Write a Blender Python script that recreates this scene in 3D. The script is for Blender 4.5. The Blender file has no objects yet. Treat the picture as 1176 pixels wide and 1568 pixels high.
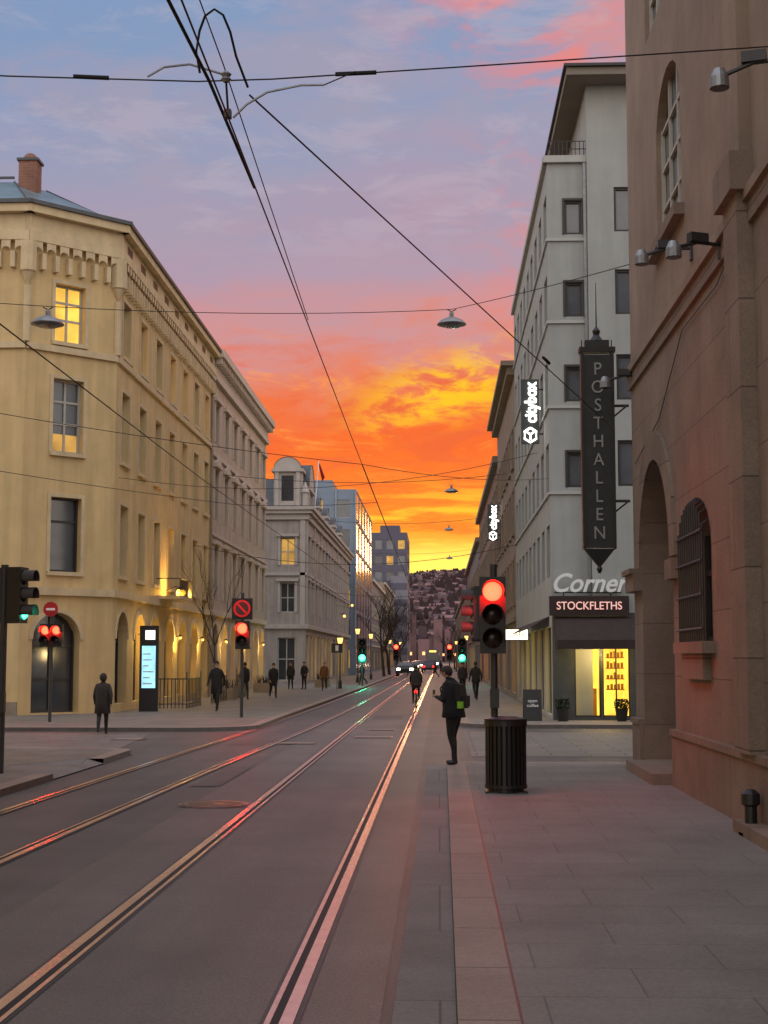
import bpy, math, random
from mathutils import Vector, Matrix
random.seed(7)
S=bpy.context.scene
S.view_settings.view_transform='Standard'
try: S.view_settings.look='None'
except Exception: pass
S.view_settings.exposure=0
def lin(c):
    return tuple(((v/255)/12.92 if v/255<=0.04045 else ((v/255+0.055)/1.055)**2.4) for v in c)
# ------------------------------------------------------------ materials
MC={}
def M(name,col,rough=0.8,var=0.18,scale=2.5,bump=0.15,metal=0.0,spec=0.5,streak=0.0,detail=6,bscale=30,grain=0.0):
    if name in MC: return MC[name]
    m=bpy.data.materials.new(name); m.use_nodes=True; n=m.node_tree.nodes; l=m.node_tree.links
    b=n['Principled BSDF']; b.inputs['Roughness'].default_value=rough; b.inputs['Metallic'].default_value=metal
    b.inputs['Specular IOR Level'].default_value=spec
    tc=n.new('ShaderNodeTexCoord')
    nz=n.new('ShaderNodeTexNoise'); nz.inputs['Scale'].default_value=scale; nz.inputs['Detail'].default_value=detail; nz.inputs['Roughness'].default_value=0.62
    l.new(tc.outputs['Object'],nz.inputs['Vector'])
    mr=n.new('ShaderNodeMapRange'); mr.inputs[1].default_value=0.3; mr.inputs[2].default_value=0.7; mr.inputs[3].default_value=1-var; mr.inputs[4].default_value=1+var
    l.new(nz.outputs['Fac'],mr.inputs[0])
    mx=n.new('ShaderNodeVectorMath'); mx.operation='SCALE'; mx.inputs[0].default_value=col[:3]; l.new(mr.outputs[0],mx.inputs['Scale'])
    out=mx.outputs[0]
    def mult(out,vec_scale,ns,a,b_,det):
        mp=n.new('ShaderNodeMapping'); mp.inputs['Scale'].default_value=vec_scale; l.new(tc.outputs['Object'],mp.inputs['Vector'])
        n2=n.new('ShaderNodeTexNoise'); n2.inputs['Scale'].default_value=ns; n2.inputs['Detail'].default_value=det; l.new(mp.outputs[0],n2.inputs['Vector'])
        m2=n.new('ShaderNodeMapRange'); m2.inputs[1].default_value=0.35; m2.inputs[2].default_value=0.65; m2.inputs[3].default_value=a; m2.inputs[4].default_value=b_; l.new(n2.outputs['Fac'],m2.inputs[0])
        s2=n.new('ShaderNodeVectorMath'); s2.operation='SCALE'; l.new(out,s2.inputs[0]); l.new(m2.outputs[0],s2.inputs['Scale']); return s2.outputs[0]
    if streak>0: out=mult(out,(2.2,2.2,0.16),1.6,1-streak,1+streak*0.4,7)
    if grain>0: out=mult(out,(1,1,1),55,1-grain,1+grain,3); out=mult(out,(1.6,.05,1),1.2,1-grain*.5,1+grain*.5,6)
    l.new(out,b.inputs['Base Color'])
    if bump>0:
        nb=n.new('ShaderNodeTexNoise'); nb.inputs['Scale'].default_value=bscale; nb.inputs['Detail'].default_value=4; l.new(tc.outputs['Object'],nb.inputs['Vector'])
        bp=n.new('ShaderNodeBump'); bp.inputs['Strength'].default_value=bump; bp.inputs['Distance'].default_value=0.02; l.new(nb.outputs['Fac'],bp.inputs['Height']); l.new(bp.outputs[0],b.inputs['Normal'])
    MC[name]=m; return m
def E(name,col,st,var=0.0,scale=2.0):
    if name in MC: return MC[name]
    m=bpy.data.materials.new(name); m.use_nodes=True; n=m.node_tree.nodes; l=m.node_tree.links
    b=n['Principled BSDF']; b.inputs['Base Color'].default_value=(*[min(1,c*0.5) for c in col],1)
    b.inputs['Emission Color'].default_value=(*col,1); b.inputs['Emission Strength'].default_value=st
    if var>0:
        tc=n.new('ShaderNodeTexCoord'); nz=n.new('ShaderNodeTexNoise'); nz.inputs['Scale'].default_value=scale; nz.inputs['Detail'].default_value=3
        l.new(tc.outputs['Object'],nz.inputs['Vector'])
        mr=n.new('ShaderNodeMapRange'); mr.inputs[1].default_value=0.35; mr.inputs[2].default_value=0.65; mr.inputs[3].default_value=st*(1-var); mr.inputs[4].default_value=st*(1+var)
        l.new(nz.outputs['Fac'],mr.inputs[0]); l.new(mr.outputs[0],b.inputs['Emission Strength'])
    MC[name]=m; return m
def lens(name,core,rim,st):
    m=bpy.data.materials.new(name); m.use_nodes=True; n=m.node_tree.nodes; l=m.node_tree.links
    b=n['Principled BSDF']; lw=n.new('ShaderNodeLayerWeight'); lw.inputs[0].default_value=0.45
    mx=n.new('ShaderNodeMix'); mx.data_type='RGBA'; mx.inputs[6].default_value=(*core,1); mx.inputs[7].default_value=(*rim,1)
    l.new(lw.outputs['Facing'],mx.inputs[0]); l.new(mx.outputs[2],b.inputs['Emission Color']); b.inputs['Emission Strength'].default_value=st
    b.inputs['Base Color'].default_value=(*rim,1)
    return m
def blocks(name,c1,c2,mort,axes,bw,rh,ms=0.012,rough=0.8,bump=0.4,stain=0.25,spec=0.4,off=0.5):
    m=bpy.data.materials.new(name); m.use_nodes=True; n=m.node_tree.nodes; l=m.node_tree.links
    b=n['Principled BSDF']; b.inputs['Roughness'].default_value=rough; b.inputs['Specular IOR Level'].default_value=spec
    tc=n.new('ShaderNodeTexCoord'); sp=n.new('ShaderNodeSeparateXYZ'); l.new(tc.outputs['Object'],sp.inputs[0])
    cb=n.new('ShaderNodeCombineXYZ'); l.new(sp.outputs[axes[0]],cb.inputs[0]); l.new(sp.outputs[axes[1]],cb.inputs[1])
    br=n.new('ShaderNodeTexBrick'); br.inputs['Scale'].default_value=1; br.inputs['Brick Width'].default_value=bw; br.inputs['Row Height'].default_value=rh
    br.inputs['Mortar Size'].default_value=ms; br.inputs['Mortar Smooth'].default_value=0.3; br.offset=off
    br.inputs['Color1'].default_value=(*c1,1); br.inputs['Color2'].default_value=(*c2,1); br.inputs['Mortar'].default_value=(*mort,1)
    l.new(cb.outputs[0],br.inputs['Vector'])
    nz=n.new('ShaderNodeTexNoise'); nz.inputs['Scale'].default_value=0.9; nz.inputs['Detail'].default_value=9; nz.inputs['Roughness'].default_value=0.65; l.new(tc.outputs['Object'],nz.inputs['Vector'])
    mr=n.new('ShaderNodeMapRange'); mr.inputs[1].default_value=0.3; mr.inputs[2].default_value=0.7; mr.inputs[3].default_value=1-stain; mr.inputs[4].default_value=1+stain
    l.new(nz.outputs['Fac'],mr.inputs[0])
    n3=n.new('ShaderNodeTexNoise'); n3.inputs['Scale'].default_value=45; n3.inputs['Detail'].default_value=3; l.new(tc.outputs['Object'],n3.inputs['Vector'])
    m3=n.new('ShaderNodeMapRange'); m3.inputs[1].default_value=0.35; m3.inputs[2].default_value=0.65; m3.inputs[3].default_value=.9; m3.inputs[4].default_value=1.1; l.new(n3.outputs['Fac'],m3.inputs[0])
    mm=n.new('ShaderNodeMath'); mm.operation='MULTIPLY'; l.new(mr.outputs[0],mm.inputs[0]); l.new(m3.outputs[0],mm.inputs[1])
    sc=n.new('ShaderNodeVectorMath'); sc.operation='SCALE'; l.new(br.outputs['Color'],sc.inputs[0]); l.new(mm.outputs[0],sc.inputs['Scale']); l.new(sc.outputs[0],b.inputs['Base Color'])
    n2=n.new('ShaderNodeTexNoise'); n2.inputs['Scale'].default_value=25; n2.inputs['Detail'].default_value=5; l.new(tc.outputs['Object'],n2.inputs['Vector'])
    ma=n.new('ShaderNodeMath'); ma.operation='MULTIPLY_ADD'; l.new(br.outputs['Fac'],ma.inputs[0]); ma.inputs[1].default_value=-1.2; l.new(n2.outputs['Fac'],ma.inputs[2])
    bp=n.new('ShaderNodeBump'); bp.inputs['Strength'].default_value=bump; bp.inputs['Distance'].default_value=0.015; l.new(ma.outputs[0],bp.inputs['Height']); l.new(bp.outputs[0],b.inputs['Normal'])
    return m

asphalt=M('asphalt',(0.088,0.080,0.074),0.55,0.24,0.7,0.35,spec=0.5,detail=10,bscale=70,grain=.22)
asphalt2=M('asphalt_track',(0.118,0.103,0.092),0.54,0.22,0.5,0.3,spec=0.5,detail=10,bscale=80,grain=.22)
groundm=M('ground_mat',(0.08,0.078,0.075),0.9,0.2,0.1,0)
gutter=blocks('gutter_concrete',(0.20,0.185,0.172),(0.175,0.162,0.152),(0.11,0.1,0.095),(0,1),4,2.0,0.008,0.75,0.3,0.18)
paving=blocks('paving_slabs',(0.212,0.194,0.178),(0.19,0.173,0.16),(0.135,0.122,0.112),(0,1),1.05,0.7,0.007,0.7,0.35,0.2)
paving_l=blocks('paving_slabs_left',(0.19,0.17,0.145),(0.165,0.15,0.13),(0.10,0.09,0.08),(0,1),0.9,0.6,0.01,0.7,0.35,0.22)
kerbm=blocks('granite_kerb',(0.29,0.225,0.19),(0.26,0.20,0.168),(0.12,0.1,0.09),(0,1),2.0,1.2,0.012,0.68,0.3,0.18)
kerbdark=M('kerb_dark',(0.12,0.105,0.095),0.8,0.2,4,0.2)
steel=M('rail_steel',(0.95,0.70,0.58),0.27,0.12,6,0.03,metal=1.0)  # pinkish base colour paints in the dusk sky reflected by the rails
groove=M('rail_groove',(0.012,0.011,0.011),0.7,0.2,6,0)
seal=M('rail_sealant',(0.035,0.032,0.03),0.5,0.25,3,0.1)
iron=M('cast_iron',(0.24,0.17,0.15),0.32,0.3,18,0.5,metal=0.8,bscale=40)
black=M('black_paint',(0.012,0.012,0.013),0.42,0.2,8,0.05)
blackr=M('black_rubber',(0.008,0.008,0.008),0.75,0.1,8,0.05)
pole=M('pole_grey',(0.03,0.03,0.032),0.45,0.2,8,0.05)
galv=M('galvanised',(0.28,0.29,0.3),0.45,0.2,8,0.05,metal=0.6)
wirem=M('wire_dark',(0.012,0.012,0.014),0.6,0.1,8,0)
def glassm(name,c,r=0.08):
    m=M(name,c,r,0.35,0.6,0.05,spec=0.9,bscale=1.5); return m
glass=glassm('window_glass',(0.035,0.042,0.05)); glass_b=glassm('window_glass_pale',(0.09,0.105,0.12),0.15)
lit=E('window_lit',lin((255,200,80)),0.95,0.35,1.3); lit2=E('window_lit_dim',lin((215,165,80)),0.6,0.4,1.1)
shop=E('shop_lit',lin((255,208,80)),1.25,0.35,1.6); shopg=E('shop_lit_low',lin((238,188,75)),0.85,0.6,0.9)
whitee=E('sign_white',(1,0.98,0.93),3.0); 
red_l=lens('signal_red',(1,0.06,0.025),(1,0.006,0.004),8); grn_l=lens('signal_green',(0.12,1,0.6),(0.0,0.8,0.42),5)
off_l=M('signal_lens_off',(0.02,0.012,0.01),0.25,0.1,8,0)
red_p=M('red_paint',(0.34,0.012,0.018),0.4,0.1,5,0); white_p=M('white_paint',(0.72,0.72,0.7),0.5,0.08,5,0)
skin=M('skin',(0.42,0.25,0.18),0.55,0.1,10,0); 
# ------------------------------------------------------------ geometry builder
class G:
    def __init__(s,name,loc=(0,0,0),rz=0,scale=1):
        s.name=name; s.parts={}; s.loc=loc; s.rz=rz; s.scale=scale; s.extra=[]; s.smooth=set()
    def p(s,part,mat):
        k=(part,mat.name)
        if k not in s.parts: s.parts[k]=([],[],mat)
        return s.parts[k]
    def face(s,part,mat,pts):
        v,f,_=s.p(part,mat); i=len(v); v.extend([tuple(q) for q in pts]); f.append(tuple(range(i,i+len(pts))))
    def hexa(s,part,mat,c):
        v,f,_=s.p(part,mat); i=len(v); v.extend([tuple(q) for q in c])
        for a in ((0,3,2,1),(4,5,6,7),(0,1,5,4),(1,2,6,5),(2,3,7,6),(3,0,4,7)): f.append(tuple(i+k for k in a))
    def box(s,part,mat,a,b):
        x0,y0,z0=a; x1,y1,z1=b
        s.hexa(part,mat,[(x0,y0,z0),(x1,y0,z0),(x1,y1,z0),(x0,y1,z0),(x0,y0,z1),(x1,y0,z1),(x1,y1,z1),(x0,y1,z1)])
    def fbox(s,part,mat,F,u0,u1,d0,d1,z0,z1):
        P=lambda u,d,z:(F[0]+F[2]*u+F[4]*d,F[1]+F[3]*u+F[5]*d,z)
        s.hexa(part,mat,[P(u0,d0,z0),P(u1,d0,z0),P(u1,d1,z0),P(u0,d1,z0),P(u0,d0,z1),P(u1,d0,z1),P(u1,d1,z1),P(u0,d1,z1)])
    def tube(s,part,mat,pts,r,n=6,r1=None,cap=True):
        v,f,_=s.p(part,mat); pts=[Vector(q) for q in pts]; base=len(v); N=len(pts)
        for i,q in enumerate(pts):
            d=(pts[min(i+1,N-1)]-pts[max(i-1,0)]); 
            if d.length<1e-9: d=Vector((0,0,1))
            d.normalize(); up=Vector((0,0,1)) if abs(d.z)<0.95 else Vector((0,1,0))
            a=d.cross(up).normalized(); b=d.cross(a)
            rr=r if r1 is None else r+(r1-r)*i/max(1,N-1)
            for k in range(n):
                t=2*math.pi*(k+0.5)/n; v.append(tuple(q+a*math.cos(t)*rr+b*math.sin(t)*rr))
        for i in range(N-1):
            for k in range(n):
                k2=(k+1)%n; f.append((base+i*n+k,base+i*n+k2,base+(i+1)*n+k2,base+(i+1)*n+k))
        if cap:
            f.append(tuple(base+k for k in range(n))[::-1]); f.append(tuple(base+(N-1)*n+k for k in range(n)))
    def lathe(s,part,mat,prof,c=(0,0,0),axis='z',n=20,sx=1,sy=1):
        v,f,_=s.p(part,mat); base=len(v)
        for r,h in prof:
            for k in range(n):
                t=2*math.pi*k/n; x=r*math.cos(t)*sx; y=r*math.sin(t)*sy
                if axis=='z': q=(x,y,h)
                elif axis=='y': q=(x,h,y)
                else: q=(h,x,y)
                v.append((c[0]+q[0],c[1]+q[1],c[2]+q[2]))
        for i in range(len(prof)-1):
            for k in range(n):
                k2=(k+1)%n; f.append((base+i*n+k,base+i*n+k2,base+(i+1)*n+k2,base+(i+1)*n+k))
        f.append(tuple(base+k for k in range(n))[::-1]); f.append(tuple(base+(len(prof)-1)*n+k for k in range(n)))
    def ball(s,part,mat,c,r,sx=1,sy=1,sz=1,n=14):
        m=n//2; prof=[(r*math.sin(math.pi*i/m)+1e-4,-r*math.cos(math.pi*i/m)*sz) for i in range(m+1)]
        s.lathe(part,mat,prof,c,'z',n,sx,sy); s.smooth.add(part)
    def build(s):
        root=bpy.data.objects.new(s.name,None); root.empty_display_size=0.3; S.collection.objects.link(root)
        root.location=s.loc; root.rotation_euler=(0,0,s.rz); root.scale=(s.scale,)*3
        for (part,_),(v,f,mat) in s.parts.items():
            me=bpy.data.meshes.new(part); me.from_pydata(v,[],f); me.materials.append(mat); me.update()
            if part in s.smooth: 
                for q in me.polygons: q.use_smooth=True
            o=bpy.data.objects.new(part,me); S.collection.objects.link(o); o.parent=root
        for o in s.extra: o.parent=root
        s.root=root; return root
def text(s,name,mat,size,loc,rz=0,ext=0.01,shear=0,bold=0,sx=1):
    c=bpy.data.curves.new(name,'FONT'); c.body=s; c.size=size; c.align_x='CENTER'; c.align_y='CENTER'; c.extrude=ext; c.shear=shear; c.offset=bold
    o=bpy.data.objects.new(name,c); S.collection.objects.link(o)
    bpy.context.view_layer.update(); dg=bpy.context.evaluated_depsgraph_get()
    me=bpy.data.meshes.new_from_object(o.evaluated_get(dg)); bpy.data.objects.remove(o)
    me.materials.clear(); me.materials.append(mat)
    o=bpy.data.objects.new(name,me); S.collection.objects.link(o); o.location=loc; o.rotation_euler=(math.pi/2,0,rz); o.scale=(sx,1,1)
    return o
# ------------------------------------------------------------ facade
def facade(g,F,W,z0,z1,ops,wall,frame,depth=0.25,part='walls',surround=None):
    P=lambda u,d,z:(F[0]+F[2]*u+F[4]*d,F[1]+F[3]*u+F[5]*d,z)
    us=sorted(set([0,W]+[round(o[k],4) for o in ops for k in('u0','u1')])); zs=sorted(set([z0,z1]+[round(o[k],4) for o in ops for k in('z0','z1')]))
    for i in range(len(us)-1):
        for j in range(len(zs)-1):
            cu=(us[i]+us[i+1])/2; cz=(zs[j]+zs[j+1])/2
            if any(o['u0']<cu<o['u1'] and o['z0']<cz<o['z1'] for o in ops): continue
            g.face(part,wall,[P(us[i],0,zs[j]),P(us[i+1],0,zs[j]),P(us[i+1],0,zs[j+1]),P(us[i],0,zs[j+1])])
    for o in ops:
        u0,u1,a,b=o['u0'],o['u1'],o['z0'],o['z1']; dp=o.get('depth',depth); gm=o.get('glass',glass); fr=o.get('frame',frame)
        if o.get('arch'):
            r=(u1-u0)/2; rh=min(r,o.get('rise',r)); sp=b-rh; uc=(u0+u1)/2; N=12
            arc=[(uc-r*math.cos(math.pi*k/N),sp+rh*math.sin(math.pi*k/N)) for k in range(N+1)]
            for k in range(N):
                p,q=arc[k],arc[k+1]
                g.face(part,wall,[P(p[0],0,p[1]),P(q[0],0,q[1]),P(q[0],0,b),P(p[0],0,b)])
                g.face(part,wall,[P(p[0],0,p[1]),P(q[0],0,q[1]),P(q[0],-dp,q[1]),P(p[0],-dp,p[1])])
                if surround:
                    k0,k1=1.0,1.14
                    s_=lambda t,kk:(uc+(t[0]-uc)*kk,sp+(t[1]-sp)*kk)
                    A,B,C,D=s_(p,k0),s_(q,k0),s_(q,k1),s_(p,k1)
                    g.hexa('arch_surrounds',surround,[P(A[0],0,A[1]),P(B[0],0,B[1]),P(C[0],0,C[1]),P(D[0],0,D[1]),P(A[0],.05,A[1]),P(B[0],.05,B[1]),P(C[0],.05,C[1]),P(D[0],.05,D[1])])
        else:
            sp=b; g.face(part,wall,[P(u0,0,b),P(u1,0,b),P(u1,-dp,b),P(u0,-dp,b)])
        g.face(part,wall,[P(u0,0,a),P(u0,0,sp),P(u0,-dp,sp),P(u0,-dp,a)])
        g.face(part,wall,[P(u1,0,a),P(u1,0,sp),P(u1,-dp,sp),P(u1,-dp,a)])
        g.face(part,wall,[P(u0,0,a),P(u1,0,a),P(u1,-dp,a),P(u0,-dp,a)])
        if o.get('room'):
            R=o['room']; dd=dp+1.6
            g.face('shop_interior',R,[P(u0,-dd,a),P(u1,-dd,a),P(u1,-dd,b),P(u0,-dd,b)])
            for uu in(u0,u1): g.face('shop_interior',R,[P(uu,-dp,a),P(uu,-dp,b),P(uu,-dd,b),P(uu,-dd,a)])
            g.face('shop_interior',lit,[P(u0,-dp,b),P(u1,-dp,b),P(u1,-dd,b),P(u0,-dd,b)])
            g.face('shop_floor',kerbdark,[P(u0,-dp,a+.002),P(u1,-dp,a+.002),P(u1,-dd,a+.002),P(u0,-dd,a+.002)])
        else:
            g.face('window_glass',gm,[P(u0,-dp,a),P(u1,-dp,a),P(u1,-dp,b),P(u0,-dp,b)])
        t=o.get('t',0.07); d0,d1=-dp+0.004,-dp+0.06
        nv,nh=o.get('mull',(1,1))
        g.fbox('window_frames',fr,F,u0,u0+t,d0,d1,a,b); g.fbox('window_frames',fr,F,u1-t,u1,d0,d1,a,b)
        g.fbox('window_frames',fr,F,u0+t,u1-t,d0,d1-.004,a,a+t)
        if not o.get('arch'): g.fbox('window_frames',fr,F,u0+t,u1-t,d0,d1-.004,b-t,b)
        for k in range(1,nv+1):
            c=u0+(u1-u0)*k/(nv+1); g.fbox('window_frames',fr,F,c-t/2,c+t/2,d0,d1-.008,a+t,b-.01)
        for k in range(1,nh+1):
            fr_=o.get('hpos',[k/(nh+1)]*9)[k-1] if 'hpos' in o else k/(nh+1)
            c=a+(b-a)*fr_; g.fbox('window_frames',fr,F,u0+t,u1-t,d0,d1-.012,c-t/2,c+t/2)
        if o.get('sill'): g.fbox('window_sills',o['sill'],F,u0-.1,u1+.1,0,.1,a-.12,a)
        if o.get('trim'):
            m=o['trim']; g.fbox('window_trim',m,F,u0-.12,u0-.002,0,.035,a,b+.12); g.fbox('window_trim',m,F,u1+.002,u1+.12,0,.035,a,b+.12); g.fbox('window_trim',m,F,u0-.002,u1+.002,0,.035,b+.002,b+.12)
        if o.get('ped'):
            m=o['ped']; g.fbox('window_surrounds',m,F,u0-.16,u0-.002,0,.07,a,b+.1); g.fbox('window_surrounds',m,F,u1+.002,u1+.16,0,.07,a,b+.1)
            g.fbox('window_surrounds',m,F,u0-.25,u1+.25,0,.2,b+.1,b+.28)
            if o.get('ped_tri'):
                uc=(u0+u1)/2; A=[P(u0-.25,0,b+.282),P(u1+.25,0,b+.282),P(uc,0,b+.62)]; B=[P(u0-.25,.18,b+.282),P(u1+.25,.18,b+.282),P(uc,.18,b+.62)]
                g.face('pediments',m,B); g.face('pediments',m,[A[0],A[2],B[2],B[0]]); g.face('pediments',m,[A[1],A[2],B[2],B[1]])
def shell(g,x0,x1,y0,y1,z1,wall,roof,skip=(),rise=0.0):
    if 'y0' not in skip: g.face('walls',wall,[(x0,y0,0),(x1,y0,0),(x1,y0,z1),(x0,y0,z1)])
    if 'y1' not in skip: g.face('walls',wall,[(x0,y1,0),(x1,y1,0),(x1,y1,z1),(x0,y1,z1)])
    if 'x0' not in skip: g.face('walls',wall,[(x0,y0,0),(x0,y1,0),(x0,y1,z1),(x0,y0,z1)])
    if 'x1' not in skip: g.face('walls',wall,[(x1,y0,0),(x1,y1,0),(x1,y1,z1),(x1,y0,z1)])
    if rise>0:
        i=min(2.5,(x1-x0)*.3); A=[(x0,y0),(x1,y0),(x1,y1),(x0,y1)]; B=[(x0+i,y0+i),(x1-i,y0+i),(x1-i,y1-i),(x0+i,y1-i)]
        for k in range(4):
            k2=(k+1)%4; g.face('roof',roof,[(*A[k],z1),(*A[k2],z1),(*B[k2],z1+rise),(*B[k],z1+rise)])
        g.face('roof',roof,[(*q,z1+rise) for q in B])
    else: g.face('roof',roof,[(x0,y0,z1),(x1,y0,z1),(x1,y1,z1),(x0,y1,z1)])
def winrow(L,n,w,z0,z1,**k):
    sp=L/n; out=[]
    for i in range(n):
        c=sp*(i+.5); d=dict(u0=c-w/2,u1=c+w/2,z0=z0,z1=z1); d.update(k)
        if 'pick' in d: d['glass']=random.choice(d['pick'])
        out.append(d)
    return out
roofm=M('roof_slate',(0.06,0.065,0.07),0.5,0.25,3,0.2); copper=M('roof_lead_blue',(0.11,0.16,0.18),0.35,0.3,1.5,0.1,spec=0.6)
frame_w=M('frame_white',(0.42,0.40,0.35),0.6,0.1,6,0); frame_d=M('frame_dark',(0.03,0.028,0.026),0.5,0.1,6,0)
# ============================================================ GROUND
g=G('ground'); R=4000
g.face('ground_sheet',groundm,[(-R,-300,-.03),(R,-300,-.03),(R,R+500,-.03),(-R,R+500,-.03)]); g.build()
g=G('road'); g.face('asphalt_sheet',asphalt,[(-5.75,-15,0),(60,-15,0),(60,520,0),(-60,520,0),(-60,28,0),(-5.75,28,0)])
g.face('track_bed',asphalt2,[(-3.05,-5,.004),(-.3,-5,.004),(-.3,420,.004),(-3.05,420,.004)])
g.face('concrete_gutter',gutter,[(-.27,-6,.008),(.05,-6,.008),(.12,25.2,.008),(-.2,25.2,.008)])
patch=M('asphalt_patch',(0.075,0.069,0.066),0.58,0.2,2,0.3,grain=.2)
for (x0,x1,y0,y1) in((-4.5,-3.6,31,33),(-2.0,-1.1,44,47),(-3.5,-3.1,21,24.8)): g.face('asphalt_patches',patch,[(x0,y0,.0075),(x1,y0,.0075),(x1,y1,.0075),(x0,y1,.0075)])
xing=blocks('crossing_setts',(0.19,0.17,0.15),(0.155,0.14,0.125),(0.08,0.075,0.07),(0,1),1.4,.5,.02,.65,.4,.2)
g.face('stone_crossing',xing,[(.6,27.5,.006),(14,27.5,.006),(14,36.5,.006),(.6,36.5,.006)]); g.face('stone_crossing',xing,[(-40,29.8,.006),(-6.4,29.8,.006),(-6.9,35.6,.006),(-40,35.6,.006)])
g.build()
def rails(name,pts,gauge):
    g=G(name)
    def strip(part,mat,a,b,z):
        for i in range(len(pts)-1):
            (x0,y0),(x1,y1)=pts[i],pts[i+1]; g.face(part,mat,[(x0+a,y0,z),(x0+b,y0,z),(x1+b,y1,z),(x1+a,y1,z)])
    for s in(-1,1):
        e=s*gauge/2
        strip('sealant',seal,e-.10,e+.10,.009)
        strip('rail_head',steel,*(sorted((e,e+s*.07))),.014)
        strip('rail_groove',groove,*(sorted((e-s*.045,e))),.0115)
        strip('rail_guard',steel,*(sorted((e-s*.075,e-s*.045))),.013)
    g.build()
def sm(pts,n=4):
    out=[]
    for i in range(len(pts)-1):
        p0=pts[max(i-1,0)];p1=pts[i];p2=pts[i+1];p3=pts[min(i+2,len(pts)-1)]
        for k in range(n):
            t=k/n; f=lambda a,b,c,d:0.5*((2*b)+(-a+c)*t+(2*a-5*b+4*c-d)*t*t+(-a+3*b-3*c+d)*t**3)
            out.append((f(p0[0],p1[0],p2[0],p3[0]),p1[1]+(p2[1]-p1[1])*t))
    out.append(pts[-1]); return out
rails('tram_track',[(-1.52,-5),(-1.52,120),(-1.4,200),(-1.2,420)],1.45)
rails('tram_track',sm([(-4.75,-5),(-4.58,12),(-4.32,25),(-3.98,38),(-3.75,60),(-3.65,100),(-3.6,200),(-3.5,420)]),1.3)
g=G('manhole_cover',(-2.75,18.4,.006)); g.lathe('ring',iron,[(.47,0),(.47,.006)],n=40); g.lathe('gap',seal,[(.43,.0062),(.43,.0075)],n=40); g.lathe('cover',iron,[(.41,.007),(.41,.012),(.36,.014),(.36,.010)],n=40)
for i in range(-4,5):
    w=math.sqrt(.34**2-(i*.075)**2); g.box('ribs',iron,(-w,i*.075-.015,.01),(w,i*.075+.015,.018))
g.build()
for x,y,w,h in((-3.0,31.5,.35,.2),(-1.5,34,.4,.25),(-1.45,37.5,.3,.18),(-6.9,33,.3,.3)):
    g=G('utility_cover',(x,y,.011)); g.box('frame',iron,(-w-.04,-h-.04,0),(w+.04,h+.04,.006)); g.box('lid',kerbm,(-w,-h,.006),(w,h,.012)); g.build()
# sidewalks
def arcp(cx,cy,r,a0,a1,n=8): return [(cx+r*math.cos(math.radians(a0+(a1-a0)*i/n)),cy+r*math.sin(math.radians(a0+(a1-a0)*i/n))) for i in range(n+1)]
def walk(name,outer,inner,z):
    g=G(name); n=len(outer)
    for i in range(n-1):
        a,b=outer[i],outer[i+1]; c,d=inner[i],inner[i+1]
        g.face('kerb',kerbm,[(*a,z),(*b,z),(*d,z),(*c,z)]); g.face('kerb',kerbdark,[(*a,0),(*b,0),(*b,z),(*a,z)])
    return g
o=[(.05,-8),(.12,24)]+arcp(.42,24.5,.3,180,90,4)+[(3.4,24.8),(14,24.8)]
i_=[(.35,-8),(.42,23.9)]+arcp(.5,24.4,.1,180,90,4)+[(3.4,24.5),(14,24.5)]
g=walk('pavement',o,i_,.1); g.face('slabs',paving,[(x,y,.1) for x,y in i_]+[(14,-8,.1)])
g.face('joint_line',seal,[(.345,-8,.102),(.358,-8,.102),(.428,23.9,.102),(.415,23.9,.102)]); g.build()
o=[(40,38.6),(3.2,38.6)]+arcp(1.9,40.0,1.4,-90,-180,8)+[(.5,60),(.55,120),(.7,300)]
i_=[(40,38.9),(3.2,38.9)]+arcp(1.9,40.0,1.1,-90,-180,8)+[(.8,60),(.85,120),(1.0,300)]
g=walk('pavement',o,i_,.1); g.face('slabs',paving,[(x,y,.1) for x,y in i_]+[(40,300,.1)]); g.build()
o=[(-50,36.6),(-8.2,36.6)]+arcp(-6.4,38.4,1.8,-90,-8,8)+[(-4.62,45),(-4.55,60),(-4.45,100),(-4.3,300)]
i_=[(-50,36.9),(-8.2,36.9)]+arcp(-6.4,38.4,1.5,-90,-8,8)+[(-4.92,45),(-4.85,60),(-4.75,100),(-4.6,300)]
g=walk('pavement',o,i_,.1); g.face('slabs',paving_l,[(x,y,.1) for x,y in i_]+[(-50,300,.1)]); g.build()
o=[(-5.72,-8),(-5.72,22)]; i_=[(-6.0,-8),(-6.0,22)]
o2=[(-5.72,25.3),(-5.75,27.5)]+arcp(-6.6,27.6,.85,0,90,5)+[(-40,28.5)]
i2=[(-6.0,25.3),(-6.03,27.5)]+arcp(-6.6,27.6,.57,0,90,5)+[(-40,28.2)]
g=walk('pavement',o,i_,.1)
for k in range(len(o2)-1):
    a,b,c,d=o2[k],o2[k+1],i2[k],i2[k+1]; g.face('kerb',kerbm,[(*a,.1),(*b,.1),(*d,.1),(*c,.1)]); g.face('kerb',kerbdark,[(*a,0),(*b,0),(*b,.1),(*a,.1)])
g.face('slabs',paving_l,[(-6.0,-8,.1),(-6.0,22,.1),(-6.9,23.6,.1),(-6.0,25.3,.1)]+[(x,y,.1) for x,y in i2[1:]]+[(-40,-8,.1)])
g.face('dropped_kerb',gutter,[(-5.72,22,.02),(-5.72,25.3,.02),(-6.0,25.3,.098),(-6.9,23.6,.098),(-6.0,22,.098)])
g.build()
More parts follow.
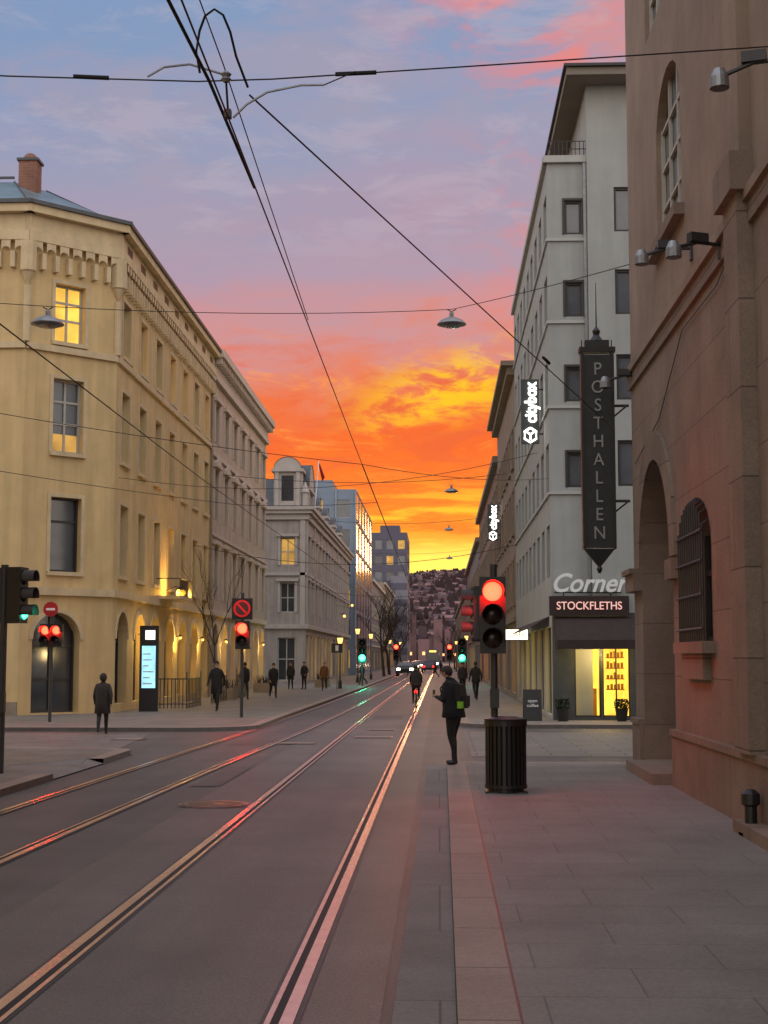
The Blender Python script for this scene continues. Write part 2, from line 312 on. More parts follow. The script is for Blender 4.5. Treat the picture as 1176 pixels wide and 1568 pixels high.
# ============================================================ LEFT BUILDINGS
cream=M('stucco_cream',(0.60,0.44,0.215),0.85,0.10,1.2,0.12,streak=0.12)
cream_l=M('stucco_cream_trim',(0.58,0.46,0.28),0.85,0.12,2,0.1,streak=0.1)
greyw=M('stucco_greywhite',(0.46,0.37,0.285),0.85,0.1,1.2,0.12,streak=0.14); greyt=M('stucco_greywhite_trim',(0.50,0.42,0.35),0.85,0.1,2,0.1)
stone_l=M('plinth_stone',(0.24,0.19,0.14),0.8,0.2,2,0.2)
A=Vector((-10.3,46.4)); Bp=Vector((-12.6,44.1)); L1=19.8; AX=-10.3
g=G('corner_stucco_building')
FL=[(4.45,6.75),(8.15,10.45),(11.62,13.45)]
pick=[glass,glass,glass_b,glass_b]
Fs=(A.x,A.y,0,1,1,0)
ops=[]
for k,(a,b) in enumerate(FL): ops+=winrow(L1,7,1.2,a,b,pick=pick if k!=2 else [lit2,glass,glass_b,glass_b],sill=cream_l,trim=cream_l,mull=(1,1),hpos=[.68])
ops+=winrow(L1,7,1.75,.35,3.3,arch=True,pick=[shopg,shopg,shopg,glass],mull=(1,1),hpos=[.68],depth=.35,frame=frame_d)
facade(g,Fs,L1,.1,14.6,ops,cream,frame_w,surround=cream_l)
cd=(A-Bp); cl=cd.length; cu=cd/cl; Fc=(Bp.x,Bp.y,cu.x,cu.y,cu.y,-cu.x)
ops=[]
for k,(a,b) in enumerate(FL): ops.append(dict(u0=.98,u1=2.05,z0=a,z1=b,glass=[glass,glass_b,lit][k],sill=cream_l,trim=cream_l,mull=(1,2) if k else (0,1),hpos=[.4,.7] if k else [.68],frame=frame_w if k else frame_d))
ops.append(dict(u0=.45,u1=2.1,z0=.15,z1=3.2,arch=True,depth=.4,frame=frame_d,mull=(1,2),glass=glass))
facade(g,Fc,cl,.1,14.6,ops,cream,frame_w,surround=cream_l)
g.fbox('lit_panes',lit2,Fc,1.05,1.98,-.249,-.246,8.22,8.75)
Ff=(Bp.x,Bp.y,-1,0,0,-1)
ops=[]
for a,b in FL: 
    for q in range(6): ops.append(dict(u0=1.3+q*2.6,u1=2.4+q*2.6,z0=a,z1=b,glass=random.choice(pick),sill=cream_l,mull=(1,1),hpos=[.68]))
for q in range(6): ops.append(dict(u0=1.1+q*2.6,u1=2.7+q*2.6,z0=.35,z1=3.3,arch=True,glass=random.choice([shopg,glass]),depth=.35,frame=frame_d))
facade(g,Ff,17,.1,14.6,ops,cream,frame_w,surround=cream_l)
for F,W in((Fs,L1),(Fc,cl),(Ff,17)):
    if F is Ff: g.fbox('plinth',stone_l,F,0,1.05,0,.08,.1,.5)
    g.fbox('string_course',cream_l,F,0,W,0,.14,3.72,3.95); g.fbox('string_course',cream_l,F,0,W,0,.1,11.25,11.45)
    g.fbox('cornice',cream_l,F,-.08,W+.08,-.2,.22,14.6,14.9); g.fbox('cornice',cream_l,F,-.12,W+.12,-.2,.12,14.9,15.45)
    g.fbox('cornice',cream_l,F,-.2,W+.2,-.2,.36,15.45,15.7); g.fbox('gutter_edge',roofm,F,-.24,W+.24,-.2,.44,15.7,15.82)
    n=int(W/.42)
    P=lambda u,d,z:(F[0]+F[2]*u+F[4]*d,F[1]+F[3]*u+F[5]*d,z)
    for k in range(n+1):
        u=W*k/n; g.fbox('corbels',cream_l,F,max(0,u-.07),min(W,u+.07),0,.2,13.75,14.25)
    for k in range(n):
        u0=W*k/n+.07; u1=W*(k+1)/n-.07; uc=(u0+u1)/2; r=(u1-u0)/2
        pr=[(uc-r*math.cos(math.pi*q/6),14.25+r*math.sin(math.pi*q/6)) for q in range(7)]
        for q in range(6): g.face('corbel_arches',cream_l,[P(pr[q][0],.2,pr[q][1]),P(pr[q+1][0],.2,pr[q+1][1]),P(pr[q+1][0],.2,14.6),P(pr[q][0],.2,14.6)])
for c in(A,Bp):
    g.lathe('corner_colonnette',cream_l,[(.02,13.2),(.2,13.6),(.26,13.65),(.26,14.58)],(c.x+.02,c.y-.02,0),n=8)
    g.lathe('corner_colonnette',cream_l,[(.12,11.46),(.12,13.2)],(c.x+.02,c.y-.02,0),n=8)
for k in range(9): g.fbox('attic_vents',frame_d,Fs,k*2.2+.8,k*2.2+1.6,.12,.125,15.02,15.3)
rp=[(Bp.x,Bp.y),(A.x,A.y),(AX,66.2),(-29.6,66.2),(-29.6,44.1)]
ri=[(-14.0,47.2),(-13.2,48.2),(-13.2,63.5),(-27,63.5),(-27,47.2)]
for k in range(5):
    k2=(k+1)%5; g.face('roof',copper,[(*rp[k],15.82),(*rp[k2],15.82),(*ri[k2],17.5),(*ri[k],17.5)])
g.face('roof',copper,[(*q,17.5) for q in ri])
for k in range(14):
    t=k/14; a=Vector((Bp.x-t*16,Bp.y,15.84)); b=Vector((-14.0-t*13,47.2,17.52)); g.tube('roof_seams',roofm,[a,b],.03,4)
for k in range(18):
    t=k/18; g.tube('roof_seams',roofm,[(AX,46.6+t*19.4,15.84),(-13.2,48.2+t*15.3,17.52)],.03,4)
brk=blocks('chimney_brick',(0.25,0.1,0.06),(0.2,0.08,0.05),(0.2,0.16,0.14),(0,2),.3,.1,.012)
g.box('chimney',brk,(-13.75,46.8,16.7),(-13.15,47.4,18.1)); g.box('chimney_cap',roofm,(-13.81,46.74,18.1),(-13.09,47.46,18.18)); g.ball('chimney_cowl',brk,(-13.45,47.1,18.2),.24,n=12)
g.tube('ridge_rail',roofm,[(-14.0,47.2,17.65),(-27,47.2,17.65)],.05,4)
g.face('walls',cream,[(-29.6,44.1,0),(-29.6,66.2,0),(-29.6,66.2,15.8),(-29.6,44.1,15.8)]); g.face('walls',cream,[(-29.6,66.2,0),(AX,66.2,0),(AX,66.2,15.8),(-29.6,66.2,15.8)])
g.box('balcony',cream_l,(AX,53.6,3.96),(AX+.9,56.2,4.08)); 
for k in range(14): g.tube('balcony_rail',black,[(AX+.87,53.65+k*.19,4.08),(AX+.87,53.65+k*.19,4.7)],.018,4)
g.tube('balcony_rail',black,[(AX+.87,53.6,4.7),(AX+.87,56.2,4.7)],.025,4); g.tube('balcony_rail',black,[(AX+.87,53.6,4.7),(AX,53.6,4.7)],.025,4)
g.tube('downpipe',stone_l,[(AX+.08,65.9,.1),(AX+.08,65.9,15.4)],.06,6)
g.build()
g=G('tenement_building'); L2=21.2; Fs=(AX,66.2,0,1,1,0)
ops=[]
ops+=winrow(L2,7,1.25,4.5,6.9,pick=pick,ped=greyt,mull=(1,1),hpos=[.68])
ops+=winrow(L2,7,1.25,8.15,10.45,pick=pick,ped=greyt,ped_tri=True,mull=(1,1),hpos=[.68])
ops+=winrow(L2,7,1.25,11.7,13.5,pick=pick,ped=greyt,mull=(1,1),hpos=[.68])
ops+=winrow(L2,7,1.9,.35,3.4,arch=True,pick=[shopg,glass,shopg],depth=.35,frame=frame_d)
facade(g,Fs,L2,.1,14.8,ops,greyw,frame_w,surround=greyt)
for a,b,d in((3.75,4.0,.16),(7.35,7.5,.1),(11.0,11.2,.12),(14.5,14.8,.2),(14.8,15.5,.12),(15.5,15.85,.55)): g.fbox('string_courses' if a<14 else 'cornice',greyt,Fs,0,L2,-.1 if a>14.6 else 0,d,a,b)
for k in range(40): g.fbox('cornice_brackets',greyt,Fs,k*.53+.1,k*.53+.3,.12,.45,15.2,15.498)
shell(g,-24,AX,66.2,87.4,15.85,greyw,roofm,skip=('x1',),rise=1.0)
g.box('chimney',brk,(-13,68,16.3),(-12.2,69.2,17.6)); g.build()
orn=M('stucco_ornate',(0.33,0.29,0.265),0.85,0.12,1.2,0.12,streak=0.18); ornt=M('stucco_ornate_trim',(0.40,0.36,0.33),0.85,0.1,2,0.1)
g=G('ornate_corner_building'); Fs=(-9,100,0,1,1,0); Ff=(-9,100,-1,0,0,-1); L3=48
ops=[]
for a,b in((4.9,7.0),(8.1,10.0)): ops+=winrow(L3,15,1.2,a,b,pick=[glass,glass_b,glass,lit2],ped=ornt)
ops+=winrow(L3,15,2.2,.3,3.4,pick=[shop,shopg,shop,glass],mull=(1,0))
facade(g,Fs,L3,.1,11.6,ops,orn,frame_w)
ops=[dict(u0=.75,u1=1.75,z0=8.1,z1=9.95,glass=lit2,ped=ornt),dict(u0=.75,u1=1.75,z0=4.9,z1=6.9,glass=glass,ped=ornt),dict(u0=.7,u1=1.9,z0=.3,z1=3.2,glass=glass)]
for q in range(2):
    for a,b in((4.9,6.9),(8.1,9.95)): ops.append(dict(u0=4+q*3,u1=5.1+q*3,z0=a,z1=b,glass=glass,ped=ornt))
facade(g,Ff,10,.1,11.6,ops,orn,frame_w)
for F,W in((Fs,L3),(Ff,10)):
    for a,b,d in((3.8,4.1,.2),(7.4,7.6,.12),(11.2,11.6,.2),(11.6,11.85,.4),(11.85,12.1,.55)): g.fbox('cornice' if a>11 else 'string_courses',ornt,F,-d*.9,W,-.1 if a>11.5 else 0,d,a,b)
    for k in range(3 if W<20 else 8): g.fbox('pilasters',ornt,F,.05+k*3*(1 if W<20 else 2),.4+k*3*(1 if W<20 else 2),0,.12,4.1,11.2)
shell(g,-19,-9,100,148,12.1,orn,roofm,skip=('x1','y0'),rise=2.2)
def dormer(cx,F,w,zb,zt):
    g.fbox('dormer_walls',ornt,F,cx-w/2,cx+w/2,-1.6,-.1,zb,zt); g.fbox('dormer_window',glass,F,cx-w*.22,cx+w*.22,-.1,-.09,zb+.4,zt-.25)
    for s in(-1,1): g.fbox('dormer_columns',ornt,F,cx+s*w*.38-.12,cx+s*w*.38+.12,-.09,.06,zb,zt)
    g.fbox('dormer_cornice',ornt,F,cx-w/2-.15,cx+w/2+.15,-1.7,.15,zt,zt+.2)
    P=lambda u,d,z:(F[0]+F[2]*u+F[4]*d,F[1]+F[3]*u+F[5]*d,z)
    pr=[(cx-w*.5*math.cos(math.pi*q/10),zt+.2+w*.42*math.sin(math.pi*q/10)) for q in range(11)]
    g.face('dormer_gable',ornt,[P(a,.05,b) for a,b in pr]); 
    for q in range(10): g.face('dormer_roof',roofm,[P(pr[q][0],.1,pr[q][1]+.03),P(pr[q+1][0],.1,pr[q+1][1]+.03),P(pr[q+1][0],-2.2,pr[q+1][1]+.03),P(pr[q][0],-2.2,pr[q][1]+.03)])
dormer(1.3,Ff,1.9,12.1,14.5); dormer(3.5,Fs,4.2,12.1,13.4)
for q in(11,19,27,35): dormer(q,Fs,1.6,12.1,13.0)
g.lathe('corner_finial',ornt,[(.25,12.1),(.2,13),(.3,13.1),(.05,13.8)],(-9.1,100.2,0),n=8)
g.tube('flagpole',white_p,[(-8.7,103,12.1),(-8.4,103,15.6)],.04,5)
g.face('flag',red_p,[(-8.43,103,15.4),(-8.2,103.5,14.2),(-8.0,103.3,14.5),(-8.35,103,15.5)])
g.build()
blue=M('cladding_bluegrey',(0.17,0.22,0.29),0.5,0.12,0.4,0.05); bluef=M('cladding_frame',(0.27,0.31,0.36),0.5,0.1,1,0)
g=G('modern_office_building'); Fs=(-8.4,150,0,1,1,0); Ff=(-8.4,150,-1,0,0,-1)
gl_r=M('curtain_glass',(0.75,0.32,0.2),0.14,0.25,0.5,0.03,spec=1.0,metal=1.0,bscale=1)  # orange base colour stands in for sunset sky mirrored in the glass
ops=[]
for k in range(6): ops+=winrow(36,6,5.6,.5+k*3.1,3.35+k*3.1,glass=gl_r,mull=(0,0),depth=.03,t=.05)
facade(g,Fs,36,.1,19,ops,blue,bluef)
ops=[]
for k in range(6): ops+=winrow(14,5,1.7,.8+k*3.05,2.7+k*3.05,pick=[glass,glass_b,glass_b,glass,lit2],mull=(0,0),depth=.12)
facade(g,Ff,14,.1,19,ops,blue,bluef)
for k in range(8): g.fbox('vertical_fins',bluef,Ff,k*2,k*2+.12,0,.15,3,19)
shell(g,-22.4,-8.4,150,186,19,blue,roofm,skip=('x1','y0'))
g.box('roof_plant',blue,(-16,152,19),(-11,170,20.2)); g.build()
def rowb(name,side,X,Y0,Y1,H,fl,n,w,wall,trim,fr,D=12,rise=1.5,glist=None,gr=None,front=True):
    g=G(name); L=Y1-Y0; Fs=(X,Y0,0,1,-side,0)
    ops=[]
    for a,b in fl: ops+=winrow(L,n,w,a,b,pick=glist or [glass,glass,glass,glass_b,glass,lit2],mull=(1,1),sill=trim,trim=trim)
    ops+=winrow(L,max(2,n*2//3),L/max(2,n*2//3)*.68,.35,2.9,pick=gr or [shop,shopg,glass],mull=(1,0),frame=frame_d)
    facade(g,Fs,L,.1,H,ops,wall,fr); g.fbox('cornice',trim,Fs,0,L,0,.3,H-.35,H); g.fbox('string_course',trim,Fs,0,L,0,.12,3.3,3.5)
    if front:
        Ff=(X,Y0,side,0,0,-1); ops=[]
        for a,b in fl: ops+=winrow(D,4,w,a,b,pick=[glass,glass_b],mull=(1,1),sill=trim)
        facade(g,Ff,D,.1,H,ops,wall,fr)
    x0,x1=sorted((X,X+side*D)); sk=['x1' if side<0 else 'x0']+(['y0'] if front else [])
    shell(g,x0,x1,Y0,Y1,H,wall,roofm,skip=sk,rise=rise); return g
ochre=M('stucco_ochre',(0.27,0.21,0.165),0.85,0.15,1,0.1,streak=.15); rose=M('stucco_rose',(0.25,0.15,0.125),0.85,0.15,1,0.1,streak=.15); grey2=M('stucco_grey',(0.20,0.185,0.19),0.85,0.15,1,0.1,streak=.15)
fl3=[(4.2,6.1),(7.2,9.1)]
rowb('town_house',-1,-8.6,190,235,12,fl3+[(9.8,11.2)],14,1.3,grey2,greyt,frame_w).build()
rowb('town_house',-1,-8.8,238,290,14,fl3+[(10,12)],15,1.4,ochre,greyt,frame_w).build()
g=G('office_tower'); Ff=(-6.4,300,-1,0,0,-1); ops=[]
dk=M('tower_cladding',(0.085,0.08,0.115),0.6,0.1,0.3,0); dkf=M('tower_frame',(.18,.17,.21),.6,.1,1,0)
for k in range(8): ops+=winrow(14,6,1.5,1.5+k*3.2,3.4+k*3.2,pick=[glass,glass_b,glass,glass,glass_b,lit2],mull=(0,0),depth=.15)
facade(g,Ff,14,.1,27.3,ops,dk,dkf); ops=[]
for k in range(8): ops+=winrow(24,8,2,1.5+k*3.2,3.4+k*3.2,glass=gl_r,mull=(0,0),depth=.15)
facade(g,(-6.4,300,0,1,1,0),24,.1,27.3,ops,dk,dkf); shell(g,-20.4,-6.4,300,324,27.3,dk,roofm,skip=('x1','y0')); g.box('roof_plant',dk,(-12,303,27.3),(-8,312,29))
g.box('lower_wing',dkf,(-9.5,292,0),(-6.2,299.8,18)); 
for k in range(5): g.box('wing_bands',dk,(-9.52,291.95,2.5+k*3.2),(-6.18,291.99,3.8+k*3.2))
g.build()
rowb('town_house',-1,-8.2,340,420,19,[(4,6),(7.5,9.5),(11,13),(14.5,16.5)],18,1.5,grey2,greyt,frame_w,D=10).build()
# ============================================================ RIGHT BUILDINGS
stucco=M('stucco_brown',(0.275,0.208,0.16),0.9,0.2,0.8,0.4,streak=0.06,bscale=9)
ash=blocks('ashlar_brown',(0.24,0.182,0.142),(0.22,0.167,0.131),(0.145,0.11,0.088),(1,2),1.7,.78,.009,.85,.5,.22)
ash_d=blocks('plinth_ashlar',(0.23,0.174,0.134),(0.20,0.152,0.118),(0.10,0.077,0.062),(1,2),1.9,.9,.010,.85,.5,.25)
g=G('post_hall_building'); X=3.18; Fw=(X,24.2,0,-1,-1,0)
U=lambda y:24.2-y
ops=[dict(u0=U(23.25),u1=U(20.2),z0=.25,z1=4.7,arch=True,depth=1.1,glass=frame_d,frame=frame_d,mull=(1,1)),
     dict(u0=U(19.15),u1=U(17.35),z0=2.0,z1=3.75,arch=True,rise=.6,depth=.3,glass=frame_d,frame=frame_d,mull=(1,1))]
facade(g,Fw,34,.1,6.45,ops,ash,frame_d)
ops=[dict(u0=U(21.0),u1=U(18.9),z0=7.65,z1=9.95,arch=True,rise=.75,depth=.13,glass=glass_b,frame=frame_w,mull=(2,3),t=.05),
     dict(u0=U(21.9),u1=U(19.9),z0=11.1,z1=13.6,arch=False,depth=.13,glass=glass_b,frame=frame_w,mull=(2,3),t=.05)]
for y in(11.0,5.5): ops.append(dict(u0=U(y+1),u1=U(y-1),z0=7.65,z1=9.95,depth=.2,glass=glass,frame=frame_w,mull=(1,3)))
facade(g,Fw,34,6.45,18,ops,stucco,frame_d)
g.fbox('string_course',stucco,Fw,0,34,0,.1,6.4,6.52); g.fbox('string_course',ash_d,Fw,0,34,0,.05,6.18,6.4)
g.fbox('window_sill',ash_d,Fw,U(21.2),U(18.7),0,.14,7.5,7.65)
for a,b in((0,U(23.3)),(U(20.15),34)): 
    g.fbox('plinth',ash_d,Fw,a,b,0,.07,.1,.78); g.fbox('plinth_cap',ash_d,Fw,a,b,0,.1,.78,.86)
g.fbox('pilaster',ash_d,Fw,U(15.4),U(14.7),.0,.16,.86,6.75); g.fbox('pilaster',stucco,Fw,U(15.4),U(14.7),0,.12,6.75,18)
g.fbox('pilaster_cap',ash_d,Fw,U(15.5),U(14.6),0,.24,6.5,6.9)
g.fbox('door_impost',ash_d,Fw,U(24.25),U(23.25),0,.14,2.85,3.12); g.fbox('door_impost',ash_d,Fw,U(24.25),U(23.25),0,.2,3.12,3.2); g.fbox('door_impost',ash_d,Fw,U(20.2),U(19.6),0,.12,2.85,3.12)
uc=(U(23.25)+U(20.2))/2; r=1.525
PP=lambda u,d,z:(Fw[0]-d,Fw[1]-u,z)
for k in range(16):
    a0=math.pi*k/16; a1=math.pi*(k+1)/16; q=lambda a,rr:(uc-rr*math.cos(a),3.175+rr*math.sin(a))
    A_,B_,C_,D_=q(a0,r),q(a1,r),q(a1,r+.42),q(a0,r+.42)
    g.hexa('portal_voussoirs',ash_d,[PP(A_[0],0,A_[1]),PP(B_[0],0,B_[1]),PP(C_[0],0,C_[1]),PP(D_[0],0,D_[1]),PP(A_[0],.05,A_[1]),PP(B_[0],.05,B_[1]),PP(C_[0],.05,C_[1]),PP(D_[0],.05,D_[1])])
g.box('portal_step',ash_d,(X-.32,20.3,.1),(X,23.1,.25)); g.box('window_sill',ash_d,(X-.16,17.2,1.86),(X,19.3,2.0)); g.box('sill_bracket',ash_d,(X-.1,17.5,1.55),(X,19.0,1.86))
for k in range(12):
    y=17.4+k*.155; top=3.15+.55*math.sqrt(max(0,1-((y-18.25)/.93)**2)); g.tube('window_grille',black,[(X-.1,y,2.0),(X-.1,y,top),(X-.02,y,top+.06)],.014,5)
for z in(2.15,2.55,2.95,3.3): g.tube('window_grille',black,[(X-.12,17.35,z),(X-.12,19.15,z)],.016,5)
g.box('access_step',ash_d,(X-.28,11,.1),(X-.07,15.0,.22))
g.tube('facade_cable',pole,[(X-.03,15.6,6.2),(X-.03,16.5,6.0),(X-.03,18.9,6.02),(X-.03,21,5.2),(X-.03,23.6,4.9)],.008,4)
g.face('walls',stucco,[(X,24.2,0),(20,24.2,0),(20,24.2,18),(X,24.2,18)]); g.face('walls',stucco,[(X,-9.8,0),(20,-9.8,0),(20,-9.8,18),(X,-9.8,18)]); g.face('walls',stucco,[(20,-9.8,0),(20,24.2,0),(20,24.2,18),(20,-9.8,18)]); g.face('roof',roofm,[(X,-9.8,18),(20,-9.8,18),(20,24.2,18),(X,24.2,18)])
g.fbox('cornice',ash_d,Fw,-.3,34,0,.5,17.6,18.1)
g.build()
g=G('standpipe',(3.0,14.6,.1)); g.lathe('pipe',black,[(.06,0),(.06,.28),(.09,.3),(.09,.4),(.04,.44)],n=12); g.box('base',black,(-.1,-.1,0),(.1,.1,.03)); g.build()
g=G('vertical_sign',(2.66,24.55,0)); sg=M('sign_patina',(0.02,0.024,0.026),0.5,0.3,6,0.1)
g.box('panel',sg,(-.235,-.09,3.62),(.235,.09,6.85)); 
for s in(-1,1): g.box('side_trim',black,(s*.25-.025,-.11,3.6),(s*.25+.025,.11,6.9))
g.hexa('pointed_foot',sg,[(-.25,-.1,3.6),(.25,-.1,3.6),(.25,.1,3.6),(-.25,.1,3.6),(-.03,-.03,3.32),(.03,-.03,3.32),(.03,.03,3.32),(-.03,.03,3.32)])
g.lathe('foot_finial',black,[(.02,3.2),(.05,3.27),(.02,3.34)],n=8)
g.box('top_cap',black,(-.3,-.13,6.9),(.3,.13,6.98)); g.box('top_cap',sg,(-.2,-.1,6.98),(.2,.1,7.1))
g.lathe('finial',black,[(.12,7.1),(.05,7.2),(.07,7.27),(.02,7.34)],n=8); g.tube('finial',black,[(0,0,7.1),(0,0,8.1)],.015,6,.006)
for z in(4.4,6.0): g.tube('wall_bracket',black,[(.25,0,z),(.52,0,z)],.025,6); g.tube('wall_bracket',black,[(.25,0,z-.2),(.5,-.1,z)],.015,6)
for k in range(7): g.tube('crest',black,[(-.25+k*.083,0,6.98),(-.25+k*.083,0,7.12)],.012,4)
lt=M('letters_pale',(0.30,0.32,0.32),.5,.1,9,0)
for i,ch in enumerate('POSTHALLEN'): g.extra.append(text(ch,'letter_'+ch,lt,.30,(0,-.1,6.6-i*.305),ext=.012,sx=.9))
g.build()
wp=M('render_white',(0.33,0.35,0.335),0.8,0.08,0.9,0.1,streak=.08); wp2=M('render_trim',(0.40,0.41,0.39),0.8,0.08,2,0.05)
g=G('corner_cafe_building'); X=3.16; Y0=41.6; Ff=(X,Y0,1,0,0,-1); Fs=(X,Y0,0,1,-1,0); L=19
ZW=[(6.6,7.6),(9.05,10.05),(11.5,12.5),(13.9,14.9)]
ops=[dict(u0=.48,u1=.98,z0=a,z1=b,frame=frame_d,glass=glass_b,mull=(0,0),depth=.12) for a,b in ZW]
facade(g,Ff,1.12,.1,16.0,ops,wp,frame_d)
g2ops=[dict(u0=.75,u1=1.5,z0=a,z1=b+.3,frame=frame_d,glass=glass_b,mull=(0,0),depth=.12) for a,b in ZW]+[dict(u0=3+q*2,u1=4+q*2,z0=a,z1=b,frame=frame_d,glass=glass,mull=(0,0),depth=.12) for a,b in ZW for q in range(3)]
facade(g,(X+1.12,Y0-.25,1,0,0,-1),11,2.2,18.2,g2ops,wp,frame_d)
g.face('walls',wp,[(X+1.12,Y0-.25,2.2),(X+1.12,Y0,2.2),(X+1.12,Y0,18.2),(X+1.12,Y0-.25,18.2)])
g.face('walls',wp,[(X+1.12,Y0,16),(X+1.12,Y0+18,16),(X+1.12,Y0+18,18.2),(X+1.12,Y0,18.2)])
for _,b in ZW: 
    zz=b-1.12; g.fbox('string_courses',wp2,Ff,-.06,1.12,0,.06,zz-.08,zz); g.fbox('string_courses',wp2,Fs,0,L,0,.06,zz-.08,zz)
for a,b in ZW: g.fbox('window_surrounds',frame_d,Ff,.42,1.04,0,.03,b,b+.06); g.fbox('window_surrounds',frame_d,Ff,.42,.48,0,.03,a,b); g.fbox('window_surrounds',frame_d,Ff,.98,1.04,0,.03,a,b)
g.fbox('parapet',wp2,Ff,-.12,1.12,-.1,.12,16.0,16.2); g.fbox('parapet',wp2,Fs,0,L,-.1,.12,16.0,16.2)
for k in range(9): g.tube('roof_railing',black,[(X+.1+k*.12,Y0,16.2),(X+.1+k*.12,Y0,16.65)],.015,4)
for z in(16.42,16.65): g.tube('roof_railing',black,[(X+.05,Y0,z),(X+1.12,Y0,z)],.015,4); g.tube('roof_railing',black,[(X+.05,Y0,z),(X+.05,Y0+15,z)],.015,4)
soff=M('soffit_brown',(0.20,0.175,0.145),0.8,0.1,1,0.05)
g.box('roof_slab',soff,(X+.5,Y0-1.1,18.2),(X+13,Y0+20,18.42)); g.box('roof_slab_edge',black,(X+.42,Y0-1.2,18.42),(X+13,Y0+20,18.5))
ops=[]
for a,b in ZW: ops+=winrow(L,9,1.15,a-.25,b+.35,pick=[glass,glass,glass_b],frame=frame_d,mull=(1,0),depth=.15)
ops+=winrow(L,9,1.2,4.1,5.6,pick=[glass,glass_b],frame=frame_d,mull=(1,0),depth=.15)
ops+=winrow(L,6,2.4,.2,2.7,pick=[shop,shopg,shop],frame=frame_d,mull=(1,0),depth=.2)
facade(g,Fs,L,.1,16.0,ops,wp,frame_d)
dkt=M('shopfront_dark',(0.05,0.06,0.065),0.5,0.2,3,0.1)
g2=[dict(u0=.58,u1=1.32,z0=.18,z1=2.1,frame=frame_d,room=shop,mull=(0,0),depth=.15,t=.05),dict(u0=1.36,u1=2.12,z0=.18,z1=2.1,frame=frame_d,room=shop,mull=(1,0),depth=.15,t=.04)]
facade(g,(X,Y0-.28,1,0,0,-1),12,.1,3.0,g2,dkt,frame_d,part='shopfront')
g.face('shopfront',dkt,[(X,Y0-.28,.1),(X,Y0,.1),(X,Y0,3.0),(X,Y0-.28,3.0)]); g.box('shopfront_cap',dkt,(X-.02,Y0-.3,3.0),(X+12,Y0,3.06))
rs=random.Random(3)
sh=M('shelf_goods',(0.25,0.12,0.05),0.6,0.4,9,0)
for z in(.9,1.2,1.5,1.8):
    g.box('shelves',sh,(X+1.6,Y0+.9,z),(X+2.1,Y0+1.2,z+.03))
    for k in range(5): g.box('goods',sh,(X+1.62+k*.1,Y0+.95,z+.03),(X+1.68+k*.1,Y0+1.1,z+.12+rs.random()*.1))
g.box('counter',sh,(X+.9,Y0+.8,.18),(X+1.3,Y0+1.2,.95))
g.tube('pendant_lamp',black,[(X+1.0,Y0+.3,2.1),(X+1.0,Y0+.3,1.85)],.01,4); g.ball('pendant_bulb',whitee,(X+1.0,Y0+.3,1.8),.06)
aw=M('awning_canvas',(0.035,0.022,0.02),0.85,0.15,5,0.1)
for (x0,x1) in((X+.05,X+2.25),):
    g.face('awning',aw,[(x0,Y0-.3,2.95),(x1,Y0-.3,2.95),(x1,Y0-1.1,2.3),(x0,Y0-1.1,2.3)]); g.face('awning',aw,[(x0,Y0-1.1,2.3),(x1,Y0-1.1,2.3),(x1,Y0-1.1,2.05),(x0,Y0-1.1,2.05)])
    g.face('awning',aw,[(x0,Y0-.3,2.95),(x0,Y0-1.1,2.3),(x0,Y0-1.1,2.05),(x0,Y0-.3,2.1)]); g.face('awning',aw,[(x1,Y0-.3,2.95),(x1,Y0-1.1,2.3),(x1,Y0-1.1,2.05),(x1,Y0-.3,2.1)])
g.face('awning',aw,[(X,Y0+1,3.0),(X,Y0+18,3.0),(X-.7,Y0+18,2.6),(X-.7,Y0+1,2.6)])
shell(g,X,X+13,Y0,Y0+L,16.0,wp,roofm,skip=('x0','y0'))
g.face('roof',roofm,[(X+1.12,Y0-.25,18.19),(X+13,Y0-.25,18.19),(X+13,Y0+18,18.19),(X+1.12,Y0+18,18.19)])
g.box('downpipe',galv,(X+1.02,Y0-.09,3.1),(X+1.10,Y0-.01,16))
l_=bpy.data.lights.new('shop_lamp','POINT'); l_.energy=60; l_.color=(1,.70,.26); l_.shadow_soft_size=.1; o_=bpy.data.objects.new('shop_lamp',l_); o_.location=(X+1.25,Y0-.75,1.95); S.collection.objects.link(o_); g.extra.append(o_)
g.build()
g=G('cafe_sign',(X,Y0,0)); g.box('board',aw,(-.1,-.42,2.98),(2.1,-.31,3.52)); 
g.extra.append(text('STOCKFLETHS','letters',E('letters_warm',(1,0.55,0.48),.75),.31,(1.0,-.44,3.24),ext=.02,bold=.001,sx=.9)); g.build()
g=G('script_sign',(X,Y0,0)); 
for dx in(.3,1.6): g.tube('bracket',black,[(dx,-.35,3.5),(dx,-.35,3.7)],.02,5)
g.tube('rail',black,[(.05,-.35,3.62),(1.9,-.35,3.62)],.02,5)
g.extra.append(text('Corner','letters',E('letters_script',(0.72,0.72,0.70),0.3),.72,(.98,-.38,3.86),ext=.03,shear=.35,bold=.012,sx=.95)); g.build()
neon=E('neon_white',(1.0,1.0,0.88),3.5)
